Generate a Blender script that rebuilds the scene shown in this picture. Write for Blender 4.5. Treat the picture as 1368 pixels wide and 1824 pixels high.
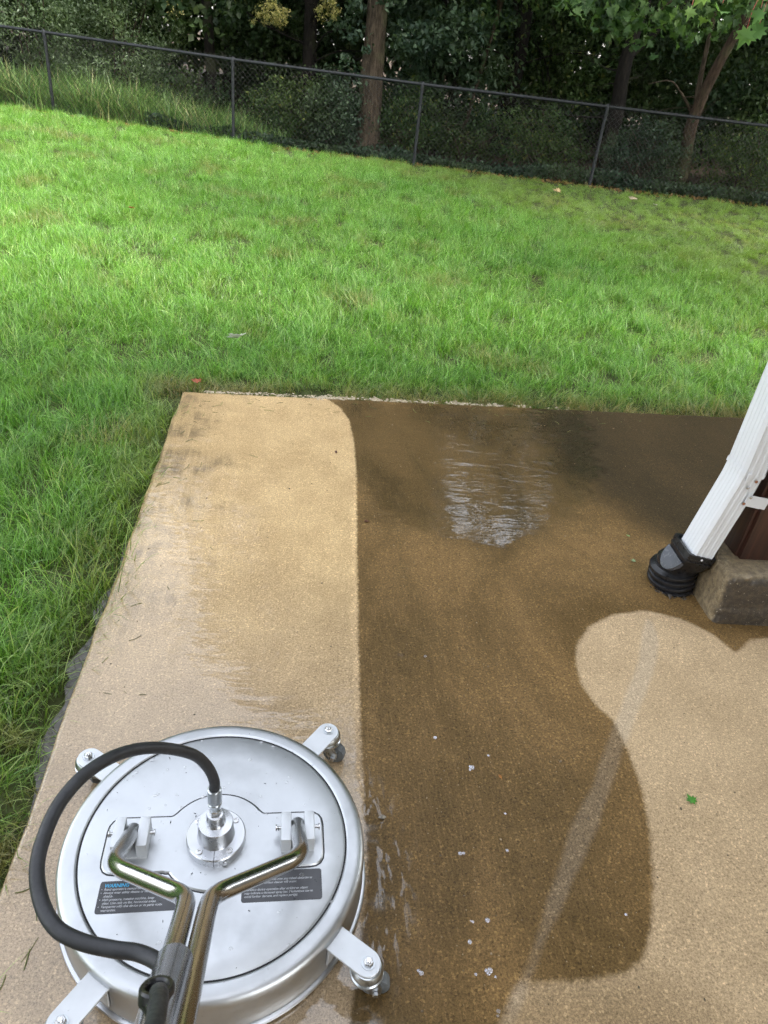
import bpy, bmesh, math, random
import numpy as np
from mathutils import Matrix, Vector

for o in list(bpy.data.objects): bpy.data.objects.remove(o)
sc = bpy.context.scene
COL = sc.collection
R = math.radians

# ------------------------------------------------------------------ camera
PITCH, H = 0.56882, 1.50
RT = (0.99266, 0.12092); DN = (-0.12092, 0.99266)
F = Vector((0, math.cos(PITCH), -math.sin(PITCH))); D = Vector((0, -math.sin(PITCH), -math.cos(PITCH))); X = Vector((1, 0, 0))
cr = X * RT[0] + D * DN[0]; cu = -(X * RT[1] + D * DN[1])
cam = bpy.data.cameras.new('camera'); camo = bpy.data.objects.new('camera', cam); COL.objects.link(camo)
m = Matrix.Identity(4)
for i in range(3): m[i][0] = cr[i]; m[i][1] = cu[i]; m[i][2] = -F[i]
m[2][3] = H
camo.matrix_world = m
cam.sensor_fit = 'HORIZONTAL'; cam.sensor_width = 36; cam.lens = 33.947
cam.clip_start = 0.02; cam.clip_end = 400
cam.dof.use_dof = True; cam.dof.focus_distance = 2.2; cam.dof.aperture_fstop = 16
sc.camera = camo

# ------------------------------------------------------------------ sky, sun, exposure
SUN_EL, SUN_AZ = 47, 108          # azimuth clockwise from +Y
w = bpy.data.worlds.new('World'); sc.world = w; w.use_nodes = True
nt = w.node_tree; nt.nodes.clear()
sky = nt.nodes.new('ShaderNodeTexSky'); sky.sky_type = 'NISHITA'; sky.sun_disc = False
sky.sun_elevation = R(SUN_EL); sky.sun_rotation = R(SUN_AZ); sky.air_density = 1.3; sky.dust_density = 2.0; sky.ozone_density = 1.0
hs = nt.nodes.new('ShaderNodeHueSaturation'); hs.inputs['Saturation'].default_value = 0.30
bg = nt.nodes.new('ShaderNodeBackground'); bg.inputs['Strength'].default_value = 0.15
wo = nt.nodes.new('ShaderNodeOutputWorld')
nt.links.new(sky.outputs[0], hs.inputs['Color']); nt.links.new(hs.outputs[0], bg.inputs['Color']); nt.links.new(bg.outputs[0], wo.inputs[0])
sl = bpy.data.lights.new('sun', 'SUN'); sl.energy = 1.3; sl.angle = R(14); sl.color = (1, 0.955, 0.88)
so = bpy.data.objects.new('sun', sl); COL.objects.link(so)
sd = Vector((math.sin(R(SUN_AZ)) * math.cos(R(SUN_EL)), math.cos(R(SUN_AZ)) * math.cos(R(SUN_EL)), math.sin(R(SUN_EL))))
so.rotation_euler = sd.to_track_quat('Z', 'Y').to_euler(); so.location = sd * 30
sc.view_settings.view_transform = 'Standard'; sc.view_settings.look = 'None'
sc.view_settings.exposure = 2.35; sc.view_settings.gamma = 1; sc.view_settings.use_curve_mapping = False
sc.render.engine = 'CYCLES'
sc.cycles.max_bounces = 3; sc.cycles.diffuse_bounces = 2; sc.cycles.glossy_bounces = 3; sc.cycles.transmission_bounces = 2
sc.cycles.transparent_max_bounces = 6; sc.cycles.caustics_reflective = False; sc.cycles.caustics_refractive = False
sc.cycles.sample_clamp_indirect = 6; sc.cycles.use_denoising = True; sc.cycles.use_adaptive_sampling = True; sc.cycles.adaptive_threshold = 0.03; sc.cycles.adaptive_min_samples = 32; sc.cycles.denoising_prefilter = 'NONE'

# ------------------------------------------------------------------ helpers
def mesh_np(name, V, Fc, mat=None, smooth=False, attrs=None, sharp=None):
    """V (n,3); Fc (m,k) int array, or list of index tuples"""
    me = bpy.data.meshes.new(name)
    if isinstance(Fc, np.ndarray):
        V = np.asarray(V, np.float32); k = Fc.shape[1]; mm = len(Fc)
        me.vertices.add(len(V)); me.vertices.foreach_set('co', V.ravel())
        me.loops.add(mm * k); me.loops.foreach_set('vertex_index', Fc.astype(np.int32).ravel())
        me.polygons.add(mm); me.polygons.foreach_set('loop_start', np.arange(0, mm * k, k, dtype=np.int32))
        me.update(calc_edges=True)
    else:
        me.from_pydata([tuple(v) for v in V], [], Fc); me.update()
    if attrs:
        for a, arr in attrs.items():
            at = me.attributes.new(a, 'FLOAT', 'POINT'); at.data.foreach_set('value', np.asarray(arr, np.float32))
    if smooth:
        me.polygons.foreach_set('use_smooth', np.ones(len(me.polygons), bool))
        if sharp: me.set_sharp_from_angle(angle=R(sharp))
    if mat: me.materials.append(mat)
    return me

def obj(name, me, parent=None, loc=None, rot=None):
    o = bpy.data.objects.new(name, me); COL.objects.link(o)
    if parent: o.parent = parent
    if loc is not None: o.location = loc
    if rot is not None: o.rotation_euler = rot
    return o

def tag(o, label=None, cat=None, group=None, kind=None):
    if label: o['label'] = label
    if cat: o['category'] = cat
    if group: o['group'] = group
    if kind: o['kind'] = kind
    return o

class MB:
    """collects shapes into ONE mesh"""
    def __init__(s): s.v = []; s.f = []
    def add(s, V, Fs):
        n = len(s.v); s.v += [tuple(map(float, p)) for p in V]; s.f += [tuple(int(i) + n for i in t) for t in Fs]; return s
    def lathe(s, prof, seg=48, M=None, cap=True, closed=False):
        V = []; Fs = []
        for r, z in prof:
            for k in range(seg):
                a = 2 * math.pi * k / seg; V.append((r * math.cos(a), r * math.sin(a), z))
        n = len(prof)
        for i in range(n - 1):
            for k in range(seg):
                k2 = (k + 1) % seg; Fs.append((i * seg + k, i * seg + k2, (i + 1) * seg + k2, (i + 1) * seg + k))
        if cap:
            Fs.append(tuple(range(seg))[::-1]); Fs.append(tuple((n - 1) * seg + k for k in range(seg)))
        if M is not None: V = [M @ Vector(p) for p in V]
        return s.add(V, Fs)
    def tube(s, path, rad, sides=12, cap=True):
        V, Fs = tube_np(np.asarray(path, float), rad, sides, cap); return s.add(V, Fs)
    def prism(s, poly, z0, z1, bev=0.0, M=None):
        """polygon in xy extruded; bev = chamfer of the top edge"""
        n = len(poly); P = np.array(poly, float)
        area = 0.5 * np.sum(P[:, 0] * np.roll(P[:, 1], -1) - np.roll(P[:, 0], -1) * P[:, 1])
        if area < 0: P = P[::-1]
        rings = [(P, z0), (P, z1 - bev)] if bev else [(P, z0), (P, z1)]
        if bev:
            e = np.roll(P, -1, 0) - P; e /= np.linalg.norm(e, axis=1, keepdims=True); nn = np.c_[-e[:, 1], e[:, 0]]
            b = nn + np.roll(nn, 1, 0); b /= np.maximum((b * nn).sum(1, keepdims=True), .3)
            rings.append((P + b * bev, z1))
        V = []; Fs = []
        for Q, z in rings: V += [(q[0], q[1], z) for q in Q]
        for i in range(len(rings) - 1):
            for k in range(n):
                k2 = (k + 1) % n; Fs.append((i * n + k, i * n + k2, (i + 1) * n + k2, (i + 1) * n + k))
        Fs.append(tuple(range(n))[::-1]); Fs.append(tuple((len(rings) - 1) * n + k for k in range(n)))
        if M is not None: V = [M @ Vector(p) for p in V]
        return s.add(V, Fs)
    def box(s, x0, x1, y0, y1, z0, z1, bev=0.0, M=None):
        bm = bmesh.new(); bmesh.ops.create_cube(bm, size=1)
        for v in bm.verts: v.co = Vector(((x0 + x1) / 2 + v.co.x * (x1 - x0), (y0 + y1) / 2 + v.co.y * (y1 - y0), (z0 + z1) / 2 + v.co.z * (z1 - z0)))
        if bev: bmesh.ops.bevel(bm, geom=bm.edges[:], offset=bev, segments=2, affect='EDGES', profile=0.6)
        bm.verts.ensure_lookup_table(); bm.verts.index_update()
        V = [(M @ v.co if M is not None else v.co) for v in bm.verts]; Fs = [[v.index for v in f.verts] for f in bm.faces]
        bm.free(); return s.add(V, Fs)
    def build(s, name, mat, parent=None, smooth=True, sharp=35):
        return obj(name, mesh_np(name, s.v, s.f, mat, smooth, None, sharp), parent)

def tube_np(P, rad, sides=12, cap=True):
    n = len(P); rad = np.broadcast_to(np.asarray(rad, float), (n,))
    T = np.gradient(P, axis=0); T /= np.linalg.norm(T, axis=1, keepdims=True) + 1e-12
    ref = np.array([0, 0, 1.]) if abs(T[0, 2]) < .9 else np.array([1., 0, 0])
    U = np.cross(T[0], ref); U /= np.linalg.norm(U)
    V = []
    for i in range(n):
        U = U - T[i] * (U @ T[i]); U /= np.linalg.norm(U) + 1e-12; W = np.cross(T[i], U)
        a = np.arange(sides) * 2 * math.pi / sides
        V.append(P[i] + rad[i] * (np.cos(a)[:, None] * U + np.sin(a)[:, None] * W))
    V = np.concatenate(V); Fs = []
    for i in range(n - 1):
        for k in range(sides):
            k2 = (k + 1) % sides; Fs.append((i * sides + k, i * sides + k2, (i + 1) * sides + k2, (i + 1) * sides + k))
    if cap: Fs.append(tuple(range(sides))[::-1]); Fs.append(tuple((n - 1) * sides + k for k in range(sides)))
    return V, Fs

def spline(pts, n=8):
    P = np.array(pts, float); Q = np.vstack([2 * P[0] - P[1], P, 2 * P[-1] - P[-2]]); out = []
    for i in range(1, len(Q) - 2):
        for t in np.linspace(0, 1, n, endpoint=False):
            out.append(.5 * ((2 * Q[i]) + (-Q[i - 1] + Q[i + 1]) * t + (2 * Q[i - 1] - 5 * Q[i] + 4 * Q[i + 1] - Q[i + 2]) * t * t + (-Q[i - 1] + 3 * Q[i] - 3 * Q[i + 1] + Q[i + 2]) * t ** 3))
    out.append(P[-1]); return np.array(out)

def fillet(pts, r, n=8):
    P = [np.array(p, float) for p in pts]; out = [P[0]]
    for i in range(1, len(P) - 1):
        a = P[i - 1] - P[i]; b = P[i + 1] - P[i]; la = np.linalg.norm(a); lb = np.linalg.norm(b); d = min(r, la * .48, lb * .48)
        A = P[i] + a / la * d; B = P[i] + b / lb * d
        for t in np.linspace(0, 1, n): out.append((1 - t) ** 2 * A + 2 * t * (1 - t) * P[i] + t * t * B)
    out.append(P[-1]); return np.array(out)

def rrect(x0, x1, y0, y1, r, n=5):
    out = []
    for cx, cy, a0 in ((x1 - r, y1 - r, 0), (x0 + r, y1 - r, 90), (x0 + r, y0 + r, 180), (x1 - r, y0 + r, 270)):
        for k in range(n): a = R(a0 + 90 * k / (n - 1)); out.append((cx + r * math.cos(a), cy + r * math.sin(a)))
    return out

def sdf(poly, P):
    """signed distance, positive inside"""
    A = np.array(poly, float); B = np.roll(A, -1, 0); d = np.full(len(P), 1e9); ins = np.zeros(len(P), bool)
    for a, b in zip(A, B):
        e = b - a; wv = P - a; t = np.clip((wv @ e) / (e @ e + 1e-12), 0, 1)
        d = np.minimum(d, np.linalg.norm(wv - t[:, None] * e, axis=1))
        c = ((a[1] > P[:, 1]) != (b[1] > P[:, 1])) & (P[:, 0] < (b[0] - a[0]) * (P[:, 1] - a[1]) / ((b[1] - a[1]) if b[1] != a[1] else 1e-12) + a[0])
        ins ^= c
    return np.where(ins, d, -d)

def sm(x, a, b): t = np.clip((x - a) / (b - a), 0, 1); return t * t * (3 - 2 * t)

# smooth numpy value noise
def vnoise(x, y, seed=0, sc_=1.0):
    rs = np.random.RandomState(seed); G = rs.rand(64, 64); x = x * sc_; y = y * sc_
    xi = np.floor(x).astype(int); yi = np.floor(y).astype(int); fx = x - xi; fy = y - yi
    fx = fx * fx * (3 - 2 * fx); fy = fy * fy * (3 - 2 * fy)
    g = lambda a, b: G[a % 64, b % 64]
    return (g(xi, yi) * (1 - fx) + g(xi + 1, yi) * fx) * (1 - fy) + (g(xi, yi + 1) * (1 - fx) + g(xi + 1, yi + 1) * fx) * fy

# ------------------------------------------------------------------ material helpers
class NT:
    def __init__(s, name):
        s.m = bpy.data.materials.new(name); s.m.use_nodes = True; s.t = s.m.node_tree; s.t.nodes.clear()
        s.out = s.t.nodes.new('ShaderNodeOutputMaterial')
    def n(s, typ, ins=None, **kw):
        nd = s.t.nodes.new(typ)
        for k, v in kw.items(): setattr(nd, k, v)
        if ins:
            for k, v in ins.items(): s.set(nd.inputs[k], v)
        return nd
    def set(s, sock, v):
        if isinstance(v, bpy.types.NodeSocket): s.t.links.new(v, sock)
        elif isinstance(v, bpy.types.Node): s.t.links.new(v.outputs[0], sock)
        else:
            if sock.type == 'RGBA' and not isinstance(v, (int, float)) and len(v) == 3: v = (*v, 1)
            sock.default_value = v
    def math(s, op, a, b=0.0, c=None, clamp=False):
        nd = s.n('ShaderNodeMath', operation=op, use_clamp=clamp); s.set(nd.inputs[0], a); s.set(nd.inputs[1], b)
        if c is not None: s.set(nd.inputs[2], c)
        return nd.outputs[0]
    def mix(s, f, a, b, mode='MIX'):
        nd = s.n('ShaderNodeMix', data_type='RGBA', blend_type=mode); s.set(nd.inputs['Factor'], f)
        ia = [i for i in nd.inputs if i.name == 'A' and i.type == 'RGBA'][0]; ib = [i for i in nd.inputs if i.name == 'B' and i.type == 'RGBA'][0]
        s.set(ia, a); s.set(ib, b); return [o for o in nd.outputs if o.type == 'RGBA'][0]
    def mr(s, v, a, b, c=0.0, d=1.0, smooth=True):
        nd = s.n('ShaderNodeMapRange', interpolation_type='SMOOTHSTEP' if smooth else 'LINEAR')
        s.set(nd.inputs[0], v)
        for i, q in enumerate((a, b, c, d)): s.set(nd.inputs[i + 1], q)
        return nd.outputs[0]
    def noise(s, vec, scale, detail=3, rough=.55, dist=0):
        nd = s.n('ShaderNodeTexNoise', {'Scale': scale, 'Detail': detail, 'Roughness': rough, 'Distortion': dist})
        if vec is not None: s.set(nd.inputs['Vector'], vec)
        return nd.outputs[0]
    def mapping(s, vec, scale=(1, 1, 1), rot=(0, 0, 0), loc=(0, 0, 0)):
        nd = s.n('ShaderNodeMapping'); s.set(nd.inputs['Vector'], vec); nd.inputs['Scale'].default_value = scale
        nd.inputs['Rotation'].default_value = rot; nd.inputs['Location'].default_value = loc; return nd.outputs[0]
    def attr(s, name): return s.n('ShaderNodeAttribute', attribute_name=name).outputs['Fac']
    def ramp(s, fac, stops):
        nd = s.n('ShaderNodeValToRGB'); s.set(nd.inputs[0], fac); e = nd.color_ramp.elements
        while len(e) < len(stops): e.new(.5)
        for q, (p, c) in zip(e, stops): q.position = p; q.color = (*c, 1)
        return nd.outputs[0]
    def bump(s, h, strength=.3, dist=.002, normal=None):
        nd = s.n('ShaderNodeBump', {'Strength': strength, 'Distance': dist, 'Height': h})
        if normal is not None: s.set(nd.inputs['Normal'], normal)
        return nd.outputs[0]
    def principled(s, **kw):
        nd = s.n('ShaderNodeBsdfPrincipled')
        for k, v in kw.items(): s.set(nd.inputs[k.replace('_', ' ')], v)
        return nd
    def done(s, sh): s.set(s.out.inputs['Surface'], sh); return s.m

def pos(n): return n.n('ShaderNodeNewGeometry').outputs['Position']
def oco(n): return n.n('ShaderNodeTexCoord').outputs['Object']

def metal(name, col, rough, metallic=1.0, bump=.05, nscale=60, var=.12, dirt=0.0):
    n = NT(name); c = oco(n)
    a = n.noise(c, nscale, 4, .6); b = n.noise(c, 7, 4, .6)
    r = n.mr(n.math('ADD', n.math('MULTIPLY', a, .4), n.math('MULTIPLY', b, .6)), .3, .7, rough - var, rough + var, False)
    col2 = n.mix(n.mr(b, .45, .75), col, tuple(v * .86 for v in col))
    if dirt:
        sp = n.noise(c, 140, 3, .7); col2 = n.mix(n.mr(sp, .70, .78, 0, dirt), col2, (.10, .085, .06))
    return n.done(n.principled(Base_Color=col2, Metallic=metallic, Roughness=r, Normal=n.bump(a, bump, .001)))

def leafmat(name, stops, trans=.35, rough=.5, spec=.22):
    n = NT(name); rnd = n.attr('rnd'); c = n.ramp(rnd, stops)
    nz = n.noise(pos(n), 1.1, 2); c = n.mix(n.mr(nz, .35, .7, 0, .35), c, n.mix(.5, c, (.16, .2, .05)))
    p = n.principled(Base_Color=c, Roughness=rough, Specular_IOR_Level=spec)
    t = n.n('ShaderNodeBsdfTranslucent', {'Color': n.mix(1.0, c, (1.25, 1.35, .7), 'MULTIPLY')})
    mx = n.n('ShaderNodeMixShader', {0: trans}); n.set(mx.inputs[1], p); n.set(mx.inputs[2], t)
    return n.done(mx)

def bark(name, ca, cb, scale=1.0):
    n = NT(name); c = pos(n); st = n.mapping(c, (9 * scale, 9 * scale, 1.6 * scale)); a = n.noise(st, 3.5, 6, .65, .6)
    b = n.noise(c, 2.2, 3); col = n.mix(n.mr(a, .35, .68), ca, cb); col = n.mix(n.mr(b, .5, .75, 0, .5), col, (.09, .10, .045))
    return n.done(n.principled(Base_Color=col, Roughness=.9, Specular_IOR_Level=.2, Normal=n.bump(a, .9, .03)))

M = {}
M['dish'] = metal('brushed_aluminium', (.52, .535, .55), .40, 1, .10, 90, .10, .75)
M['alu'] = metal('machined_aluminium', (.56, .57, .59), .30, 1, .03, 120, .06)
M['steel'] = metal('polished_steel_tube', (.46, .46, .465), .20, 1, .008, 30, .04)
M['zinc'] = metal('zinc_plated_steel', (.50, .53, .55), .30, 1, .05, 60, .08, .3)
M['plate'] = metal('painted_white_plate', (.60, .62, .64), .38, .35, .03, 60, .08, .5)
M['bolt'] = metal('bolt_steel', (.6, .6, .6), .25, 1, .05, 90, .06)
M['rust'] = metal('rusty_screw', (.33, .13, .05), .6, .4, .1, 200, .1)
def plain(name, col, rough, bump=.1, nscale=80, coat=0.0, var=.25, bd=.001):
    n = NT(name); c = oco(n); a = n.noise(c, nscale, 4, .6); b = n.noise(c, nscale * .12, 3)
    cc = n.mix(n.mr(b, .35, .7), tuple(v * (1 - var) for v in col), tuple(min(1, v * (1 + var)) for v in col))
    return n.done(n.principled(Base_Color=cc, Roughness=n.mr(a, .3, .7, max(.02, rough - .1), min(1, rough + .12), False), Coat_Weight=coat, Normal=n.bump(a, bump, bd)))
M['rubber'] = plain('hose_rubber', (.022, .023, .026), .5, .25, 220)
M['blackplastic'] = plain('black_plastic', (.014, .014, .016), .33, .05, 60)
M['greyplastic'] = plain('wet_grey_plastic', (.10, .105, .12), .22, .05, 60)
M['brush'] = plain('brush_skirt', (.02, .02, .02), .8, .4, 200)
M['wheel'] = plain('grey_rubber_wheel', (.11, .12, .125), .6, .15, 120)
M['labelmat'] = plain('label_print', (.055, .056, .062), .35, .03, 60)
M['white_ink'] = plain('white_ink', (.42, .43, .45), .5, 0, 60)
M['cyan_ink'] = plain('cyan_ink', (.05, .42, .72), .5, 0, 60)
n = NT('white_enamel'); c = pos(n); z3 = n.n('ShaderNodeSeparateXYZ', {0: c}); d1 = n.noise(n.mapping(c, (30, 30, 5)), 1, 5, .65); d2 = n.noise(c, 55, 4, .7)
gm_ = n.math('ADD', n.math('MULTIPLY', n.mr(d1, .52, .75), n.mr(z3.outputs['Z'], .75, .15, .25, .8)), n.mr(d2, .66, .74, 0, .5), clamp=True)
M['white'] = n.done(n.principled(Base_Color=n.mix(n.math('MULTIPLY', gm_, .25), (.70, .71, .73), (.30, .26, .19)), Roughness=n.mr(d1, .3, .7, .28, .45), Coat_Weight=.25, Normal=n.bump(n.noise(c, 6, 2), .06, .004)))
M['fence'] = plain('black_vinyl_steel', (.008, .010, .013), .6, .05, 90)
M['wire'] = plain('vinyl_wire', (.022, .021, .019), .6, .0, 90)

# ================================================================== SETTING
SLAB_A = np.array([-1.04, 3.205]); LE = np.array([.1486, -.9889]); BE = np.array([.9837, .1797])   # corner, left-edge dir, back-edge dir
def tz(x, y):
    x = np.asarray(x, float); y = np.asarray(y, float)
    return -.040 + .11 * sm(-x, 1.5, 7.5) * sm(y, 4, 13) + .02 * (vnoise(x, y, 3, .9) - .5) * sm(y, 4.2, 6.5)

# ground sheet
gx = np.concatenate([[-150, -70, -35], np.linspace(-18, 18, 73), [35, 70, 150]]); gy = np.concatenate([[-60, -20, -5], np.linspace(-1, 26, 55), [40, 80, 180]])
GX, GY = np.meshgrid(gx, gy); V = np.c_[GX.ravel(), GY.ravel(), (tz(GX, GY) - .012).ravel()]
nx, ny = len(gx), len(gy); I = np.arange(nx * ny).reshape(ny, nx)
Fq = np.stack([I[:-1, :-1], I[:-1, 1:], I[1:, 1:], I[1:, :-1]], -1).reshape(-1, 4)
n = NT('soil_and_thatch'); p = pos(n)
a = n.noise(p, 14, 5, .65); b = n.noise(p, 1.3, 4)
sx = n.n('ShaderNodeSeparateXYZ', {0: p})
wood = n.mr(n.math('ADD', sx.outputs['Y'], n.math('MULTIPLY', n.math('SUBTRACT', b, .5), .7)), 12.55, 12.85)
cl = n.mix(n.mr(a, .35, .7), (.045, .052, .018), (.085, .105, .035)); cw = n.mix(n.mr(a, .35, .7), (.028, .020, .012), (.085, .055, .03))
M['soil'] = n.done(n.principled(Base_Color=n.mix(wood, cl, cw), Roughness=.95, Specular_IOR_Level=.2, Normal=n.bump(a, .8, .02)))
tag(obj('ground', mesh_np('ground', V, Fq, M['soil'], True)), kind='structure')

# ---- patio slab
STRIPE = [(-.418, 3.353), (-.342, 3.313), (-.274, 3.238), (-.216, 3.113), (-.169, 2.88), (-.13, 2.585), (-.072, 2.011), (-.028, 1.597), (.003, 1.322), (.03, 1.116), (.06, .894), (.05, .607), (.0, -2.5), (-2, -2.5), (-2.2, 3.4)]
CLEAN = [(1.299, 1.866), (1.24, 1.848), (1.163, 1.77), (1.113, 1.853), (1.031, 1.91), (.915, 1.932), (.795, 1.889), (.703, 1.814), (.647, 1.72), (.63, 1.634), (.633, 1.547), (.667, 1.466), (.701, 1.429), (.72, 1.324), (.731, 1.206), (.72, 1.08), (.697, .96), (.666, .852), (.637, .794), (.596, .759), (.501, .734), (.434, .725), (.363, .711), (.334, .64), (.28, .4), (.2, -2.5), (5, -2.5), (5, 2.2), (1.6, 1.86)]
STREAK = [(.907, 1.896), (.926, 1.877), (.919, 1.789), (.887, 1.677), (.821, 1.542), (.73, 1.367), (.672, 1.242), (.597, 1.087), (.515, .937), (.448, .82), (.407, .739), (.357, .643), (.323, .639), (.391, .754), (.432, .848), (.479, .959), (.531, 1.078), (.605, 1.214), (.672, 1.358), (.74, 1.495), (.824, 1.667), (.875, 1.824)]
ALGAE = [(.72, 3.6), (.70, 3.2), (.80, 2.85), (1.0, 2.55), (1.2, 2.35), (2.5, 2.5), (2.5, 4.0)]
def slab_pt(u, v):   # u along back edge, v down along left edge
    return SLAB_A + np.multiply.outer(u, BE) + np.multiply.outer(v, LE)
us = np.concatenate([[0, .004, .012], np.arange(.03, 2.9, .02), np.arange(2.95, 5.2, .15)]); vs = np.concatenate([[0, .004, .012], np.arange(.03, 3.3, .02), np.arange(3.35, 5.6, .15)])
UU, VV = np.meshgrid(us, vs); P2 = slab_pt(UU.ravel(), VV.ravel())
edge = np.minimum(UU, VV).ravel()
Z = np.where(edge < .003, -.006, np.where(edge < .006, -.0018, 0.0)) + .003 * (vnoise(P2[:, 0], P2[:, 1], 5, 2.2) - .5) * sm(edge, 0, .2)
wob = .010 * (vnoise(P2[:, 1], P2[:, 0], 8, 11) - .5) * (edge < .02)
P2[:, 0] += wob; P2[:, 1] += wob
nu, nv = len(us), len(vs); I = np.arange(nu * nv).reshape(nv, nu)
Ft = np.stack([I[1:, :-1], I[1:, 1:], I[:-1, 1:], I[:-1, :-1]], -1).reshape(-1, 4)
Vt = np.c_[P2, Z]
# skirt down
rim = np.concatenate([I[::-1, 0], I[0, 1:]]); low = Vt[rim].copy(); low[:, 2] = -.12
n0 = len(Vt); Vt = np.vstack([Vt, low]); k = np.arange(len(rim) - 1)
Fs = np.stack([rim[:-1], rim[1:], n0 + k + 1, n0 + k], -1); Fa = np.vstack([Ft, Fs])
Pa = Vt[:, :2]
n = NT('wet_and_cleaned_concrete'); p = pos(n)
rotp = n.mapping(p, (1, 1, 1), (0, 0, R(-9.5)))
big = n.noise(p, 1.7, 5, .6); mid = n.noise(p, 7, 5, .6); fine = n.noise(p, 60, 5, .7); speck = n.noise(p, 400, 2, .6)
broom = n.noise(n.mapping(rotp, (170, 9, 1)), 1.0, 4, .65); broom2 = n.noise(n.mapping(rotp, (38, 2.2, 1)), 1.0, 4, .6)
jit = n.math('MULTIPLY', n.math('SUBTRACT', fine, .5), .022)
clean1 = n.mr(n.math('ADD', n.attr('stripe'), jit), -.007, .007); clean2 = n.math('MULTIPLY', n.mr(n.math('ADD', n.attr('cleaned'), jit), -.010, .010), n.attr('clamt'))
streak = n.mr(n.math('ADD', n.attr('streak'), n.math('MULTIPLY', n.math('SUBTRACT', mid, .5), .022)), -.007, .011)
algae = n.mr(n.math('ADD', n.attr('algae'), n.math('MULTIPLY', n.math('SUBTRACT', mid, .5), .25)), -.16, .14)
# water film: everywhere but the dry cleaned part
wet = n.math('MULTIPLY', n.math('SUBTRACT', 1.0, n.math('MULTIPLY', clean2, .96)), n.mr(n.attr('cleaned'), .0, -.22, .28, 1.0))
pm = n.math('ADD', n.attr('pool'), n.math('ADD', n.math('MULTIPLY', n.math('SUBTRACT', n.noise(p, 5.0, 5, .6), .5), .9), n.math('MULTIPLY', n.math('SUBTRACT', n.noise(n.mapping(rotp, (9, 24, 1)), 1.0, 3, .5), .5), .5)))
film = n.math('MULTIPLY', wet, n.mr(pm, .34, .56, .0, 1.0)); film = n.math('MAXIMUM', film, n.math('MULTIPLY', n.attr('ring'), n.mr(n.noise(n.mapping(rotp, (62, 15, 1)), 1.0, 3, .6, .4), .53, .60))); filmsoft = n.math('MULTIPLY', wet, n.mr(pm, -.15, .85, .0, 1.0))
soft = n.noise(n.mapping(rotp, (2.6, 1.1, 1)), 1.0, 6, .62, .8)
dirty = n.mix(n.mr(soft, .30, .70), (.096, .059, .019), (.200, .121, .046))
dirty = n.mix(n.mr(mid, .52, .78, 0, .45), dirty, (.222, .140, .056))
dirty = n.mix(n.mr(n.noise(n.mapping(rotp, (5, .9, 1)), 1.0, 5, .6, .5), .56, .74, 0, .55), dirty, (.060, .043, .014))
dirty = n.mix(n.mr(broom, .48, .72, 0, .38), dirty, (.245, .152, .062))
dirty = n.mix(n.math('MULTIPLY', algae, .85), dirty, (.036, .026, .012))
dirty = n.mix(filmsoft, dirty, n.mix(1.0, dirty, (.60, .62, .58), 'MULTIPLY'))
tan = n.mix(n.mr(n.math('ADD', n.math('MULTIPLY', mid, .45), n.math('MULTIPLY', big, .55)), .32, .68), (.450, .310, .152), (.585, .417, .214)); tan = n.mix(n.mr(broom, .5, .8, 0, .35), tan, (.24, .165, .09))
grey = n.mix(n.mr(n.math('ADD', n.math('MULTIPLY', mid, .4), n.math('MULTIPLY', big, .6)), .32, .68), (.392, .282, .161), (.505, .369, .218))
sxy = n.n('ShaderNodeSeparateXYZ', {0: p})
fargrad = n.mr(n.math('ADD', sxy.outputs['Y'], n.math('MULTIPLY', n.math('SUBTRACT', big, .5), .6)), 1.0, 2.2)
stripecol = n.mix(fargrad, n.mix(1.0, grey, (.80, .80, .82), 'MULTIPLY'), tan)
# dark leftover dirt by the far left corner of the stripe
left = n.math('MULTIPLY', n.mr(n.math('ADD', n.attr('ledge'), n.math('MULTIPLY', n.math('SUBTRACT', n.noise(p, 3.2, 4, .6), .5), 1.3)), .30, .0), n.mr(mid, .38, .58, .25, 1.0))
stripecol = n.mix(n.math('MULTIPLY', n.math('MULTIPLY', left, fargrad), n.mr(broom2, .3, .6, .2, .8)), stripecol, (.12, .085, .045))
dirty = n.mix(n.math('MULTIPLY', streak, .42), dirty, (.24, .185, .125)); grey2 = n.mix(n.math('MULTIPLY', streak, .55), grey, (.46, .37, .26))
col = n.mix(clean1, dirty, stripecol); col = n.mix(clean2, col, grey2)
# aggregate speckle
sp = n.mr(n.math('ADD', n.math('MULTIPLY', speck, .5), n.math('MULTIPLY', n.noise(p, 190, 2, .6), .5)), .36, .64, .62, 1.38, False); vg = n.n('ShaderNodeTexVoronoi', {'Scale': 215.0, 'Vector': p}); vs_ = n.n('ShaderNodeSeparateColor', {0: vg.outputs['Color']})
gb = n.math('ADD', n.mr(vs_.outputs[0], .80, 1.0, 0, .85), n.mr(vs_.outputs[1], .22, .0, 0, -.45)); gb = n.math('MULTIPLY', gb, n.math('MULTIPLY', n.mr(film, .2, 1.0, .70, .40), n.mr(clean2, 0, 1, 1.0, .55)))
sp = n.math('MULTIPLY', sp, n.math('ADD', 1.0, gb))
comb = n.n('ShaderNodeCombineColor'); [n.set(comb.inputs[i], sp) for i in range(3)]
col = n.mix(1.0, col, comb, 'MULTIPLY')
vor = n.n('ShaderNodeTexVoronoi', {'Scale': 95.0, 'Vector': p}); pits = n.mr(vor.outputs['Distance'], .16, .10)
sel = n.n('ShaderNodeSeparateColor', {0: vor.outputs['Color']})
col = n.mix(n.math('MULTIPLY', pits, n.mr(sel.outputs[0], .80, .9, 0, .55)), col, (.42, .34, .22))
col = n.mix(n.math('MULTIPLY', pits, n.mr(sel.outputs[1], .84, .93, 0, .7)), col, (.035, .026, .016))
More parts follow.
